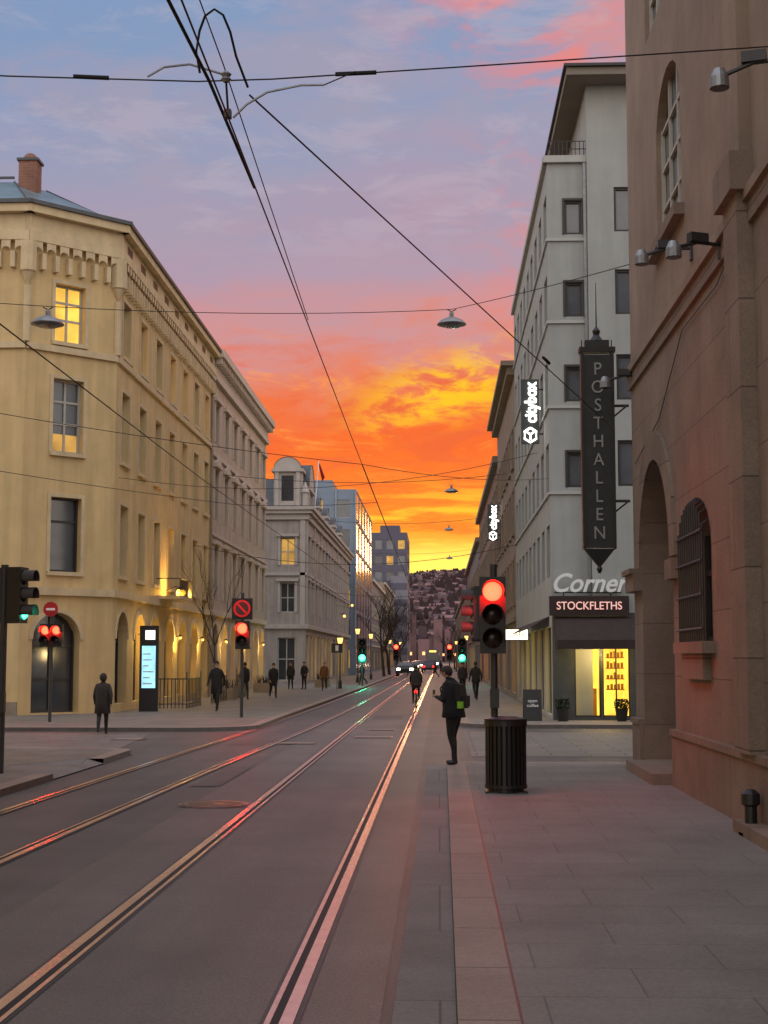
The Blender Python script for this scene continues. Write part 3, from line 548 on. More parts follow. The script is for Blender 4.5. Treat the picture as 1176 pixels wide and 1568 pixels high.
def vsign(x,y,z0,z1):
    g=G('neon_sign',(x,y,0)); g.box('box',dkt,(-.27,.0,z0),(.27,.14,z1)); 
    h=(z1-z0)
    o=text('citybox','neon_letters',neon,.5,(0.03,-.02,z0+h*.635),ext=.02,bold=.012,sx=.82); o.rotation_euler=(math.pi/2,-math.pi/2,0); g.extra.append(o)
    zc=z0+h*.13
    hx=[(.2*math.sin(math.pi*k/3),-.02,zc+.22*math.cos(math.pi*k/3)) for k in range(7)]; g.tube('hexagon',neon,hx,.03,6); 
    g.tube('hexagon',neon,[(0,-.02,zc+.02),(0,-.02,zc-.14)],.025,6); g.tube('hexagon',neon,[(0,-.02,zc+.02),(.12,-.02,zc+.1)],.025,6); g.tube('hexagon',neon,[(0,-.02,zc+.02),(-.12,-.02,zc+.1)],.025,6)
    for z in(z0+.3,z1-.3): g.tube('bracket',black,[(.27,.07,z),(.42,.07,z)],.025,6)
    g.build()
vsign(2.76,44.0,8.2,10.15); vsign(2.76,75,7.75,9.6)
g=G('shop_sign',(2.72,52,0)); g.box('lightbox',E('lightbox',(1,0.93,0.7),2.2),(-.38,0,2.45),(.38,.12,2.8)); g.box('frame',black,(-.41,.01,2.42),(.41,.11,2.83)); g.tube('bracket',black,[(.4,.06,2.6),(.46,.06,2.6)],.02,5); g.extra.append(text('CAFE','letters',red_p,.26,(0,-.006,2.62),ext=.004)); g.build()
R2=rowb('town_house',1,3.16,60.8,78.6,13.9,[(4.1,5.9),(7,8.8),(9.8,11.4)],7,1.3,ochre,stone_l,frame_d); R2.fbox('cornice',stone_l,(3.16,60.8,0,1,-1,0),-.2,17.8,.0,.55,13.9,14.1); R2.build()
rowb('town_house',1,3.2,78.8,116,12.6,[(4.1,5.9),(6.9,8.7),(9.6,11.2)],13,1.4,rose,stone_l,frame_d).build()
rowb('town_house',1,3.2,116.4,166,11.3,[(4.1,5.9),(7.3,9.2)],16,1.4,grey2,stone_l,frame_d).build()
rowb('town_house',1,3.4,180,300,10,[(4.1,5.9),(7,8.6)],28,1.6,rose,stone_l,frame_d).build()
rowb('town_house',-1,-10.2,-8,27.5,15,[(4.3,6.5),(7.8,10),(11.3,13.2)],11,1.2,cream,cream_l,frame_w).build()
# ============================================================ HILL + distant town
hill=M('hill_mat',(0.085,0.045,0.048),0.95,0.45,0.02,0,detail=10)  # pinkish distance haze is put into the hill's base colour
def hz(x,y):
    t=max(0,min(1,(y-900)/2700)); s=t*t*(3-2*t)
    return (188+16*math.sin(x/210+.6)+10*math.sin(x/90+1)-abs(x+180)*.055)*s-3
g=G('hill'); nx,ny=60,36; v,f,_=g.p('hill_surface',hill)
for j in range(ny+1):
    for i in range(nx+1):
        x=-2400+4800*i/nx; y=900+3000*j/ny; v.append((x,y,max(-3,hz(x,y)+random.uniform(-2,2))))
for j in range(ny):
    for i in range(nx): a=j*(nx+1)+i; f.append((a,a+1,a+nx+2,a+nx+1))
g.build()
hw=[M('house_a',(0.21,0.115,0.115),0.9,0.2,.05,0),M('house_b',(0.13,0.07,0.07),0.9,0.2,.05,0),M('house_c',(0.08,0.05,0.06),0.9,0.2,.05,0)]
hl=E('house_lights',(1,0.5,0.18),1.8)
g=G('hillside_houses'); 
for k in range(1300):
    y=random.uniform(950,3500); x=random.uniform(-.10,.10)*y; z=hz(x,y)
    w=random.uniform(6,13); h=random.uniform(4,8); m=random.choice(hw); d=8
    g.box('walls',m,(x-w/2,y,z-4),(x+w/2,y+d,z+h)); 
    r=random.choice(hw); q=[(x-w/2-.5,y-.5,z+h),(x+w/2+.5,y-.5,z+h),(x+w/2+.5,y+d,z+h),(x-w/2-.5,y+d,z+h)]
    g.face('roofs',r,[q[0],q[1],(x+w/2,y+d/2,z+h+3),(x-w/2,y+d/2,z+h+3)]); 
    if random.random()<.12: g.box('lit_windows',hl,(x-.8,y-.3,z+2),(x+.8,y-.1,z+3.4))
g.build()
tr=M('tree_mass',(0.038,0.020,0.022),0.95,0.3,.1,0)
g=G('distant_trees')
for k in range(1900):
    y=random.uniform(950,3600); x=random.uniform(-.1,.1)*y; z=hz(x,y); h=random.uniform(7,15)
    for q in range(3):
        w=random.uniform(2.5,5); ox=random.uniform(-3,3)
        g.face('crowns',tr,[(x+ox-w,y+q,z-2),(x+ox+w,y-q,z-1),(x+ox+w*.6,y,z+h*.7),(x+ox+.3,y,z+h),(x+ox-w*.7,y,z+h*.6)])
g.build()
g=G('distant_town')
for k in range(60):
    y=random.uniform(430,850); x=random.choice([-1,1])*random.uniform(0.03,.3)*y; 
    if abs(x)<14: x=14*(1 if x>0 else -1)
    w=random.uniform(12,22); h=random.uniform(9,17); g.box('blocks',random.choice(hw),(x-w/2,y,0),(x+w/2,y+12,h))
    for q in range(6):
        if random.random()<.6: xx=x-w/2+1+q*w/6.5; zz=random.choice([2,5,8]); g.box('lit_windows',hl,(xx,y-.1,zz),(xx+1,y-.02,zz+1.2))
for k in range(14):
    x=-16+k*2.6; y=560+random.uniform(-20,200); h=random.uniform(8,20); g.box('blocks',random.choice(hw),(x-2,y,0),(x+2,y+10,h))
    g.box('lit_windows',hl,(x-.5,y-.1,3),(x+.5,y-.02,4.2))
g.build()
# ============================================================ trees
bark=M('bark',(0.035,0.025,0.02),.9,.2,8,.3)
def tree(loc,h,seed,spread=.5,depth=5,thick=.018):
    rr=random.Random(seed); g=G('bare_tree',loc)
    def br(p,d,L,r,k):
        n=3; pts=[p]; q=p.copy(); dd=d.copy()
        for i in range(n):
            dd=(dd+Vector((rr.uniform(-.16,.16),rr.uniform(-.16,.16),.06))).normalized(); q=q+dd*L/n; pts.append(q.copy())
        g.tube('branches' if k<depth else 'trunk',bark,pts,r,5 if k>2 else 3,r*.6,cap=False)
        if k<=0: return
        for j in range(rr.choice([3,3,4])):
            ax=Vector((rr.uniform(-1,1),rr.uniform(-1,1),rr.uniform(.1,.9))).normalized()
            nd=(dd*(1-spread)+ax*spread).normalized(); st=pts[rr.choice([1,2,3,3])] if k<depth else pts[rr.choice([2,3,3])]
            br(st,nd,L*rr.uniform(.6,.8),r*.56,k-1)
    br(Vector((0,0,0)),Vector((0,0,1)),h*.36,h*thick,depth); g.build()
tree((-8.7,58,.1),6.0,1,.36,4,.008)
tree((-5.2,140,.1),9,3,.6,5); tree((-5.2,155,.1),9.5,4,.6,5); tree((-5.0,175,.1),9,5,.6,5); tree((-5.4,215,.1),9,8,.6,4); tree((2.4,230,.1),8,9,.6,4)
# ============================================================ street furniture
visor=M('visor_plastic',(.04,.035,.035),.5,.1,5,0)
def vlight(g,x,y,z,dir_,lamps,s=1.0):
    dx,dy=dir_; px_,py_=-dy,dx; F=(x,y,px_,py_,dx,dy); n=len(lamps); st=.27*s
    g.fbox('housing',black,F,-.15*s,.15*s,-.22*s,0,z-st*(n-1)-.17*s,z+.17*s)
    for i,mt in enumerate(lamps):
        zc=z-i*st; c=Vector((x+dx*.012,y+dy*.012,zc)); v,f,_=g.p('lamp_lens',mt); base=len(v); N=20
        for (rr,hh) in((.112*s,0),(.09*s,.025*s),(.05*s,.042*s),(.004,.05*s)):
            for k in range(N):
                t=2*math.pi*k/N; v.append((c.x+px_*rr*math.cos(t)+dx*hh,c.y+py_*rr*math.cos(t)+dy*hh,zc+rr*math.sin(t)))
        for a in range(3):
            for k in range(N): k2=(k+1)%N; f.append((base+a*N+k,base+a*N+k2,base+(a+1)*N+k2,base+(a+1)*N+k))
        g.smooth.add('lamp_lens')
        for k in range(13):
            t0=math.radians(-20+k*17.0) ; t1=math.radians(-20+(k+1)*17.0)
            def q(t,rr,hh): return (x+px_*rr*math.cos(t)+dx*hh,y+py_*rr*math.cos(t)+dy*hh,zc+rr*math.sin(t))
            g.face('visors',visor,[q(t0,.125*s,0),q(t1,.125*s,0),q(t1,.125*s,.2*s),q(t0,.125*s,.2*s)])
def lamp_light(name,loc,col,w,r=.06):
    l=bpy.data.lights.new(name,'POINT'); l.energy=w; l.color=col; l.shadow_soft_size=r; o=bpy.data.objects.new(name,l); o.location=loc; S.collection.objects.link(o); return o
def sig(loc,w,r,kind='r'):
    R_=w/(39.5*r*r)
    return lamp_light('signal_bulb',loc,(1,.40/R_,.16/R_) if kind=='r' else (.3/R_,1,.55),w,r)
g=G('traffic_light'); x,y=.73,19.8
g.tube('pole',pole,[(x,y,.1),(x,y,3.05)],.048,12); g.lathe('base',pole,[(.09,.1),(.09,.2),(.05,.25)],(x,y,0),n=12)
vlight(g,x-.02,y-.18,2.68,(0,-1),[red_l,off_l,off_l],1.15)
vlight(g,x-.27,y+.02,2.62,(-1,.0),[off_l,off_l,off_l],.8); vlight(g,x+.02,y+.26,2.68,(0,1),[off_l,off_l,off_l],.9)
g.tube('bracket',black,[(x-.3,y,2.72),(x,y,2.72)],.025,6); g.tube('bracket',black,[(x-.3,y,2.05),(x,y,2.05)],.025,6)
g.box('push_button_box',pole,(x-.06,y-.14,1.15),(x+.06,y-.04,1.4))
g.extra.append(sig((x-.02,y-.40,2.68),90,.08))
g.build()
g=G('traffic_light'); x,y=-5.72,43
g.tube('pole',pole,[(x,y,.1),(x,y,3.7)],.05,10); vlight(g,x+.02,y-.15,2.66,(0,-1),[red_l,off_l],1.35)
g.lathe('turn_sign_ring',E('sign_red_ring',(1,.02,.02),.25),[(.25,-.02),(.25,-.001)],(x,y-.1,3.24),'y',24)
g.lathe('turn_sign_face',M('sign_dark_face',(.10,.02,.02),.5,.05,3,0),[(.19,-.03),(.19,-.021)],(x,y-.1,3.24),'y',24)
g.hexa('turn_sign_slash',E('sign_red_ring',(1,.02,.02),.25),[(x-.15,y-.135,3.36),(x-.11,y-.135,3.40),(x+.15,y-.135,3.12),(x+.11,y-.135,3.08),(x-.15,y-.131,3.36),(x-.11,y-.131,3.40),(x+.15,y-.131,3.12),(x+.11,y-.131,3.08)])
g.box('turn_sign_box',black,(x-.3,y-.06,2.92),(x+.3,y,3.54))
g.extra.append(sig((x+.02,y-.42,2.66),70,.12)); g.build()
g=G('traffic_light'); x,y=-10.45,39.7
g.tube('pole',pole,[(x,y,.1),(x,y,3.2)],.045,10); vlight(g,x-.14,y-.12,2.55,(0,-1),[red_l,off_l],1.0); vlight(g,x+.16,y-.12,2.55,(0,-1),[red_l,off_l],1.0)
g.lathe('no_entry_sign',red_p,[(.2,0),(.2,.02)],(x-.02,y-.08,3.12),'y',24); g.box('no_entry_bar',white_p,(x-.14,y-.09,3.09),(x+.10,y-.082,3.15))
g.extra.append(sig((x-.14,y-.32,2.55),25,.075)); g.extra.append(sig((x+.16,y-.32,2.55),25,.075)); g.build()
g=G('traffic_light'); x,y=-6.52,22.0
g.tube('pole',pole,[(x,y,.1),(x,y,3.2)],.055,12); vlight(g,x+.3,y,3.0,(1,-.15),[off_l,off_l,grn_l],.95); vlight(g,x-.02,y+.25,3.0,(0,1),[off_l,off_l,grn_l],.95)
g.tube('bracket',black,[(x,y,2.95),(x+.15,y,2.95)],.03,6); g.tube('bracket',black,[(x,y,2.4),(x+.15,y,2.4)],.03,6); g.box('control_box',black,(x-.08,y-.14,1.0),(x+.08,y-.05,1.3)); g.build()
for x,y in((-4.75,92),(1.42,92)):
    g=G('traffic_light'); g.tube('pole',pole,[(x,y,.1),(x,y,3.0)],.06,8); vlight(g,x,y-.15,2.75,(0,-1),[off_l,off_l,grn_l],1.7); g.extra.append(sig((x,y-.55,1.83),90,.2,'g')); g.build()
for x,y in((-4.9,170),(1.2,170)):
    g=G('traffic_light'); g.tube('pole',pole,[(x,y,.1),(x,y,3.6)],.07,8); vlight(g,x,y-.15,3.1,(0,-1),[red_l,off_l,off_l],2.2); g.extra.append(sig((x,y-.6,3.1),60,.2)); g.build()
g=G('litter_bin',(.85,19.2,.1)); g.lathe('liner',blackr,[(.20,.03),(.21,.86)],n=24); g.lathe('base',black,[(.23,0),(.23,.05)],n=24)
for k in range(26):
    t=2*math.pi*k/26; a=t-.07; b=t+.07; r0,r1=.245,.262
    pts=[]
    for z in(.05,.88):
        for (an,rr) in((a,r0),(b,r0),(b,r1),(a,r1)): pts.append((rr*math.cos(an),rr*math.sin(an),z))
    g.hexa('slats',black,pts)
for z0,z1,r in((.06,.1,.272),(.84,.9,.275)):
    g.lathe('hoops',black,[(r-.02,z0),(r,z0),(r,z1),(r-.03,z1)],n=28)
g.lathe('lid_rim',black,[(.27,.9),(.275,.93),(.15,.955),(.13,.93)],n=28); g.box('foot_plate',black,(-.27,-.2,-.0),(.27,.2,.02)); g.build()
g=G('bus_timetable_totem',(-9.35,47.6,.1)); g.box('case',black,(-.3,0,0),(.3,.16,2.75)); g.box('screen',E('screen_blue',(.35,.75,1),1.2,.25,3),(-.22,-.012,.75),(.22,0,2.1)); g.box('header',E('screen_white',(1,1,.9),1.3),(-.12,-.012,2.3),(.2,0,2.6))
for k,wd in enumerate((.3,.22,.34,.18,.28,.24)): g.box('rows',white_p,(-.18,-.018,.87+k*.19),(-.18+wd,-.013,.91+k*.19))
g.build()
g=G('wall_lamp',(-9.75,55.6,4.25)); g.tube('arm',black,[(-.55,0,.1),(-.2,0,.25),(0,0,.2)],.02,6); g.ball('globe',E('sodium',(1,.55,.06),9),(0,0,0),.17); g.lathe('cap',black,[(.18,.12),(.05,.24)],n=12)
g.extra.append(lamp_light('lamp_glow',(.2,-.25,-.05),(1,.55,.1),190,.03)); g.build()
for y in(50.5,57.5,63,70,78,85):
    g=G('wall_lamp',(-10.08,y,2.6)); g.ball('globe',E('warm_globe',(1,.6,.15),2),(0,0,0),.06); g.tube('arm',black,[(-.22,0,0),(0,0,.12)],.015,5); g.lathe('hood',black,[(.1,.03),(.04,.12)],n=10); g.extra.append(lamp_light('lamp_glow',(.15,0,-.15),(1,.64,.14),44,.015)); g.build()
g=G('cafe_railing',(0,0,.1))
for (a,b) in(((-8.6,50.5),(-8.6,53.5)),((-8.6,56),(-8.6,60)),((-8.6,50.5),(-9.9,50.5)),((-8.6,63),(-8.6,66))):
    n=10
    for k in range(n+1):
        x=a[0]+(b[0]-a[0])*k/n; y=a[1]+(b[1]-a[1])*k/n; g.tube('bars',black,[(x,y,0),(x,y,1.0 if k%10 else 1.25)],.018,4)
    g.tube('rails',black,[(*a,1.0),(*b,1.0)],.025,4); g.tube('rails',black,[(*a,.15),(*b,.15)],.02,4)
g.build()
for x,y in((-8.9,62),(-8.9,75),(-6.9,88)):
    g=G('planter',(x,y,.1)); g.box('box',stone_l,(-.4,-.8,0),(.4,.8,.45)); 
    for k in range(60): a=random.uniform(-.35,.35); b=random.uniform(-.7,.7); g.tube('plants',bark,[(a,b,.45),(a+random.uniform(-.1,.1),b,.6+random.random()*.25)],.012,3)
    g.build()
def lamp_post(x,y,h,lt_):
    g=G('street_lamp',(x,y,.1)); g.tube('pole',black,[(0,0,0),(0,0,h)],.05,8,.035); g.lathe('base',black,[(.12,0),(.1,.4),(.05,.5)],n=10); g.lathe('lantern_cap',black,[(.2,h+.35),(.04,h+.5)],n=8)
    g.lathe('lantern',lt_,[(.1,h),(.17,h+.35)],n=8); g.build()
warm=E('lantern_warm',(1,.55,.14),2.5)
lamp_post(-5.6,84,2.5,warm); lamp_post(-5.7,104,3.4,warm); lamp_post(-5.5,120,3.3,warm); lamp_post(2.4,130,3.3,warm); lamp_post(-5.3,160,3.3,warm); lamp_post(-5.2,200,3.5,warm); lamp_post(2.2,190,3.5,warm)
for k,(y,z) in enumerate(((134,5.6),(146,7.0))):
    g=G('facade_lantern',(-8.55,y,z)); g.ball('globe',warm,(0,0,0),.13,n=10); g.tube('arm',black,[(-.45,.02,.2),(0,.02,.25),(0,.02,.1)],.03,5); g.build()
g=G('sandwich_board',(2.55,41.0,.1)); g.hexa('panel',black,[(-.25,-.25,0),(.25,-.25,0),(.25,-.21,0),(-.25,-.21,0),(-.25,-.02,.85),(.25,-.02,.85),(.25,.02,.85),(-.25,.02,.85)]); g.hexa('panel_back',black,[(-.25,.21,0),(.25,.21,0),(.25,.25,0),(-.25,.25,0),(-.25,-.0,.84),(.25,-.0,.84),(.25,.04,.84),(-.25,.04,.84)]); 
o=text('open\ncoffee','chalk_text',white_p,.13,(0,-.165,.48),ext=.002); o.rotation_euler=(math.radians(75),0,0); g.extra.append(o); g.build()
leaf=M('box_leaf',(.03,.05,.02),.8,.4,12,0)
for x,y in((3.35,40.6),(4.95,40.7),(5.6,40.3)):
    g=G('plant_pot',(x,y,.1)); g.lathe('pot',black,[(.13,0),(.18,.34),(.15,.34)],n=14)
    for k in range(260):
        t=random.uniform(0,6.28); u=random.uniform(0,1)**.5*.2; z=.4+random.uniform(-.06,.2); c=Vector((u*math.cos(t),u*math.sin(t),z)); a=Vector((random.uniform(-1,1),random.uniform(-1,1),random.uniform(-1,1))).normalized()*.04; b=a.cross(Vector((.3,.5,.8))).normalized()*.025
        g.face('leaves',leaf,[c-a,c+b,c+a,c-b])
    g.build()
def flood(loc,rz,L_=.35):
    g=G('wall_floodlight',loc,rz); g.tube('arm',pole,[(L_,0,.1),(0,0,.1),(-.25,0,.02)],.022,6); g.lathe('head',galv,[(.05,.08),(.085,.0),(.09,-.1)],(-.3,0,0),n=14); g.box('bracket',pole,(L_-.05,-.06,-.05),(L_+.01,.06,.25)); g.lathe('lens',glass,[(.08,-.102),(.08,-.105)],(-.3,0,0),n=14); g.box('driver_box',pole,(-.1,-.05,.1),(.12,.05,.2)); g.build()
flood((2.85,18.2,6.8),0); flood((2.85,16.0,6.25),.4); flood((2.85,13.0,7.05),-.3); flood((3.0,23.7,6.25),0,.2)
# ============================================================ overhead wires
def sagl(a,b,s,n=12): 
    a=Vector(a);b=Vector(b); return [a.lerp(b,i/n)-Vector((0,0,4*s*(i/n)*(1-i/n))) for i in range(n+1)]
g=G('tram_overhead_wires')
W=lambda pts,r=.011:g.tube('wires',wirem,pts,r,5)
W([(-1.52,1,5.65),(-1.52,10.4,5.72),(-1.5,29,5.6)],.007); W([(-1.5,29,5.6)]+[(-1.52,y,5.6) for y in(60,100,160,250,400)],.013)
W([(-1.62,1,6.25),(-1.56,10.4,6.12),(-1.52,17,5.75)],.005)
W([(-4.7,1,5.4),(-4.7,29,5.35),(-4.5,60,5.4),(-4.3,100,5.5),(-3.7,250,5.6)],.009)
W([(-9.9,9.6,6.3),(-3.1,10.2,5.98),(-1.75,10.4,6.0),(-1.2,10.45,6.03),(.1,10.7,6.2),(3.15,11.4,6.65)],.006)
for a,b in(((-2.63,10.25,5.99),(-2.38,10.3,5.995)),((-.75,10.55,6.1),(-.45,10.6,6.13))): g.tube('insulators',blackr,[a,b],.016,8)
g.tube('registration_arm',galv,[(-2.1,10.3,6.0),(-1.98,10.3,6.07),(-1.8,10.35,6.11),(-1.56,10.4,6.05)],.009,6)
g.tube('registration_arm',galv,[(-1.5,10.5,5.76),(-1.4,10.5,5.86),(-1.25,10.5,5.95),(-1.0,10.5,6.0),(-.83,10.5,6.0)],.009,6)
g.tube('wires',wirem,[(-.83,10.5,6.0),(-.6,10.55,6.12)],.005,5)
g.lathe('hanger_insulator',galv,[(.02,0),(.04,.02),(.025,.04),(.04,.06),(.02,.08)],(-1.54,10.4,5.99),n=10)
g.box('clamps',black,(-1.55,10.37,5.72),(-1.5,10.43,5.78))
g.tube('hanger',black,[(-1.54,10.4,6.0),(-1.52,10.4,5.72)],.009,6)
jl=[(-1.70,10.2,5.98),(-1.72,10.15,6.12),(-1.69,10.1,6.25),(-1.64,10.03,6.33),(-1.57,10.0,6.365),(-1.51,10.02,6.33),(-1.47,10.1,6.24),(-1.44,10.2,6.1),(-1.38,10.4,5.95)]
g.tube('jumper_cable',blackr,jl,.009,6)
g.tube('thick_feeder',blackr,[(-1.75,7.5,5.93),(-1.6,10.0,5.84),(-1.53,12.0,5.72)],.012,6)
W([(-1.38,10.5,5.93),(2.9,24.25,5.55)],.0075)
g.tube('insulators',blackr,[(1.37,19.0,5.69),(1.47,19.33,5.68)],.022,8)
def span(pts,r=.01): W(pts,r)
span(sagl((-10.1,26.5,8.5),(.3,31.6,9.35),.2)+sagl((.3,31.6,9.35),(3.2,24.1,8.3),.03),.008)
span(sagl((-10.1,26,6.6),(-1.5,29,5.62),.1)+sagl((-1.5,29,5.62),(3.16,42,6.9),.15),.007)
span(sagl((-10.1,27,5.6),(-4.7,34,5.35),.05)+sagl((-4.7,34,5.35),(-1.52,36,5.6),.05),.007)
span(sagl((-10.3,47,7.6),(3.1,46,8.2),.7),.009)
for y,z in((68,9.9),(100,10.9),(135,11.3),(170,11.5)):
    span(sagl((-10 if y<90 else -9,y,z+.4),(3.2,y,z+.4),.4),.013); span(sagl((-10 if y<90 else -9,y-8,6.4),(3.2,y-8,6.4),.8),.012)
g.build()
def hlamp(x,y,z,s=1):
    g=G('hanging_street_lamp',(x,y,z),0,s); g.lathe('shade',galv,[(.05,.13),(.12,.11),(.24,.05),(.31,-.02),(.32,-.04),(.29,-.04)],n=28); g.smooth.add('shade'); g.lathe('diffuser',glass_b,[(.28,-.04),(.2,-.08),(.02,-.09)],n=24); g.lathe('canopy',galv,[(.05,.13),(.05,.22),(.02,.25)],n=12); g.tube('hook',black,[(-.1,0,.3),(0,0,.25),(.1,0,.3)],.012,5); g.build()
hlamp(.3,31.6,9.05); hlamp(-7.5,27.7,8.23); hlamp(.6,68,9.5); hlamp(.7,100,10.5); hlamp(1.0,135,10.9)
# ============================================================ people
def person(loc,H,heading,coat,trou,pose='stand',hairc=None,phase=1,long=False,pack=None,bulk=1.0,hood=False,name='pedestrian'):
    k=H/1.75; s=phase
    J={}
    def add(n,p,r): J[n]=(Vector(p),r)
    lean={'walk':.03,'stand':0,'look':.06,'bike':.22}.get(pose,0)
    add('pel',(0,0,.95),.135*bulk); add('spi',(0,lean*.4,1.12),.13*bulk); add('che',(0,lean*.8,1.32),.15*bulk); add('neb',(0,lean+.01,1.47),.07); add('nec',(0,lean+.03,1.53),.052)
    hf={'look':.09,'bike':.06}.get(pose,.03); hd={'look':-.03}.get(pose,0)
    add('hea',(0,lean+hf,1.60+hd),.072); add('hem',(0,lean+hf-.005,1.665+hd),.088); add('het',(0,lean+hf-.01,1.715+hd),.06)
    Ed=[('pel','spi'),('spi','che'),('che','neb'),('neb','nec'),('nec','hea'),('hea','hem'),('hem','het')]
    for sd,sg_ in(('L',-1),('R',1)):
        if pose=='walk': f=s*sg_*.24; kn=(sg_*.095,f*.5+.05,.5); an=(sg_*.09,f-(0.03 if f>0 else .12),.09 if f>0 else .16)
        elif pose=='bike': kn=(sg_*.12,.38,.78 if sg_*s>0 else .62); an=(sg_*.12,.22,.42 if sg_*s>0 else .22)
        elif pose=='look': kn=(sg_*.10,.05+.03*sg_,.5); an=(sg_*.11,.0+.07*sg_,.085)
        else: kn=(sg_*.10,.02,.5); an=(sg_*.12,.0,.085)
        add('hip'+sd,(sg_*.09,0,.89),.105*bulk); add('kne'+sd,kn,.068); add('cal'+sd,((kn[0]+an[0])/2,(kn[1]+an[1])/2-.02,(kn[2]*.6+an[2]*.4)),.062); add('ank'+sd,an,.043)
        add('hee'+sd,(an[0],an[1]-.04,an[2]-.045),.04); add('toe'+sd,(an[0]*1.1,an[1]+.16,an[2]-.05),.035)
        add('sho'+sd,(sg_*.175,lean,1.41),.072*bulk)
        if pose=='walk': f2=-s*sg_*.2; el=(sg_*.25,f2*.5-.02,1.13); wr=(sg_*.25,f2+.09,.90)
        elif pose=='bike': el=(sg_*.24,.32,1.2); wr=(sg_*.24,.5,1.06)
        elif pose=='look': el=(sg_*.23,.06,1.13); wr=(sg_*.08,.30,1.19)
        elif pose=='pocket': el=(sg_*.28,-.06,1.15); wr=(sg_*.2,.09,.97)
        else: el=(sg_*.24,-.03,1.13); wr=(sg_*.24,.04,.88)
        add('elb'+sd,el,.052*bulk); add('wri'+sd,wr,.032)
        d=(Vector(wr)-Vector(el)).normalized(); pa=Vector(wr)+d*.075; add('pal'+sd,pa,.032)
        Ed+=[('pel','hip'+sd),('hip'+sd,'kne'+sd),('kne'+sd,'cal'+sd),('cal'+sd,'ank'+sd),('ank'+sd,'hee'+sd),('hee'+sd,'toe'+sd),('che','sho'+sd),('sho'+sd,'elb'+sd),('elb'+sd,'wri'+sd),('wri'+sd,'pal'+sd)]
        J['_d'+sd]=(d,pa)
    names=[n for n in J if n[0]!='_']; vs=[J[n][0] for n in names]; rs_=[J[n][1] for n in names]; idx={n:i for i,n in enumerate(names)}
    es=[(idx[a],idx[b]) for a,b in Ed]; roots=[idx['pel']]; bones=[]
    def mi(a,b):
        if a in('nec','hea','hem') : return 2
        if a[:3] in('wri',): return 2
        if a[:3] in('ank','hee'): return 3
        if a[:3] in('pel','spi','che','neb','sho','elb') and b[:3]!='hip': return 0
        return 1
    for a,b in Ed: bones.append((J[a][0],J[b][0],mi(a,b),(J[a][1]+J[b][1])/2))
    for sd,sg_ in(('L',-1),('R',1)):
        d,pa=J['_d'+sd]; side=Vector((0,1,0)) if abs(d.y)<.7 else Vector((1,0,0)); side=(side-d*side.dot(d)).normalized(); cur=d.cross(side).normalized()*(-1 if sg_>0 else 1)
        if pose=='look' or pose=='bike': side=Vector((1,0,0)); side=(side-d*side.dot(d)).normalized(); cur=Vector((0,0,-1)) if pose=='bike' else Vector((0,.2,1)).normalized()
        for fi,(o_,L_) in enumerate(((-.027,.06),(-.009,.075),(.009,.08),(.027,.07))):
            b0=pa+side*o_; i0=len(vs); 
            for t,c in((0,0),(.5,.006),(.85,.022),(1.05,.042)): vs.append(b0+d*L_*t+cur*c); rs_.append(.0105-.002*t)
            for q in range(3): es.append((i0+q,i0+q+1)); bones.append((vs[i0+q],vs[i0+q+1],2,.01))
            roots.append(i0)
        i0=len(vs); b0=pa-d*.045+side*.02
        for t in(0,.5,1): vs.append(b0+side*.05*t+d*.04*t+cur*.012*t); rs_.append(.0125-.002*t)
        for q in range(2): es.append((i0+q,i0+q+1)); bones.append((vs[i0+q],vs[i0+q+1],2,.01))
        roots.append(i0)
    me=bpy.data.meshes.new('body'); me.from_pydata([tuple(v) for v in vs],es,[]); ob=bpy.data.objects.new('body',me); S.collection.objects.link(ob)
    m=ob.modifiers.new('s','SKIN'); m.use_smooth_shade=True
    for i,sv in enumerate(me.skin_vertices[0].data): sv.radius=(rs_[i],rs_[i]); sv.use_root=(i in roots)
    for n_ in('pel','spi','che'): me.skin_vertices[0].data[idx[n_]].radius=(J[n_][1]*1.12,J[n_][1]*.85)
    ob.modifiers.new('u','SUBSURF').levels=1
    bpy.context.view_layer.update(); dg=bpy.context.evaluated_depsgraph_get(); nm=bpy.data.meshes.new_from_object(ob.evaluated_get(dg)); bpy.data.objects.remove(ob)
    nm.materials.clear()
    for mt in(coat,trou,skin,black): nm.materials.append(mt)
    for p in nm.polygons:
        c=p.center; best=None
        for a,b,mm,r in bones:
            ab=b-a; t=max(0,min(1,(c-a).dot(ab)/max(1e-9,ab.length_squared))); dd=(c-(a+ab*t)).length/r
            if best is None or dd<best[0]: best=(dd,mm)
        p.material_index=best[1]; p.use_smooth=True
    body=bpy.data.objects.new('body',nm); S.collection.objects.link(body)
    g=G(name,loc,heading,k); g.extra.append(body)
    hy=lean+hf; hzz=1.665+hd
    hm=hairc or M('hair_dark',(.02,.014,.01),.7,.2,20,.2)
    v,f,_=g.p('hair',hm); b0=len(v); N=16; K=8
    for i in range(K+1):
        a=math.pi*i/K*.62
        for j in range(N):
            t=2*math.pi*j/N; back=(1-math.sin(t))/2
            aa=a*(.72+.55*back); rr=.098
            v.append((rr*math.sin(aa)*math.cos(t)*.92,hy-.01+rr*math.sin(aa)*math.sin(t)*1.12,hzz+.012+rr*1.12*math.cos(aa)))
    for i in range(K):
        for j in range(N): j2=(j+1)%N; f.append((b0+i*N+j,b0+i*N+j2,b0+(i+1)*N+j2,b0+(i+1)*N+j))
    g.smooth.add('hair')
    g.ball('nose',skin,(0,hy+.095,hzz-.02),.016,.8,1.1,1.4,8)
    for sd in(-1,1): g.ball('ears',skin,(sd*.086,hy,hzz-.02),.02,.4,.8,1.4,8); g.ball('eyes',black,(sd*.03,hy+.082,hzz+.005),.009,n=6)
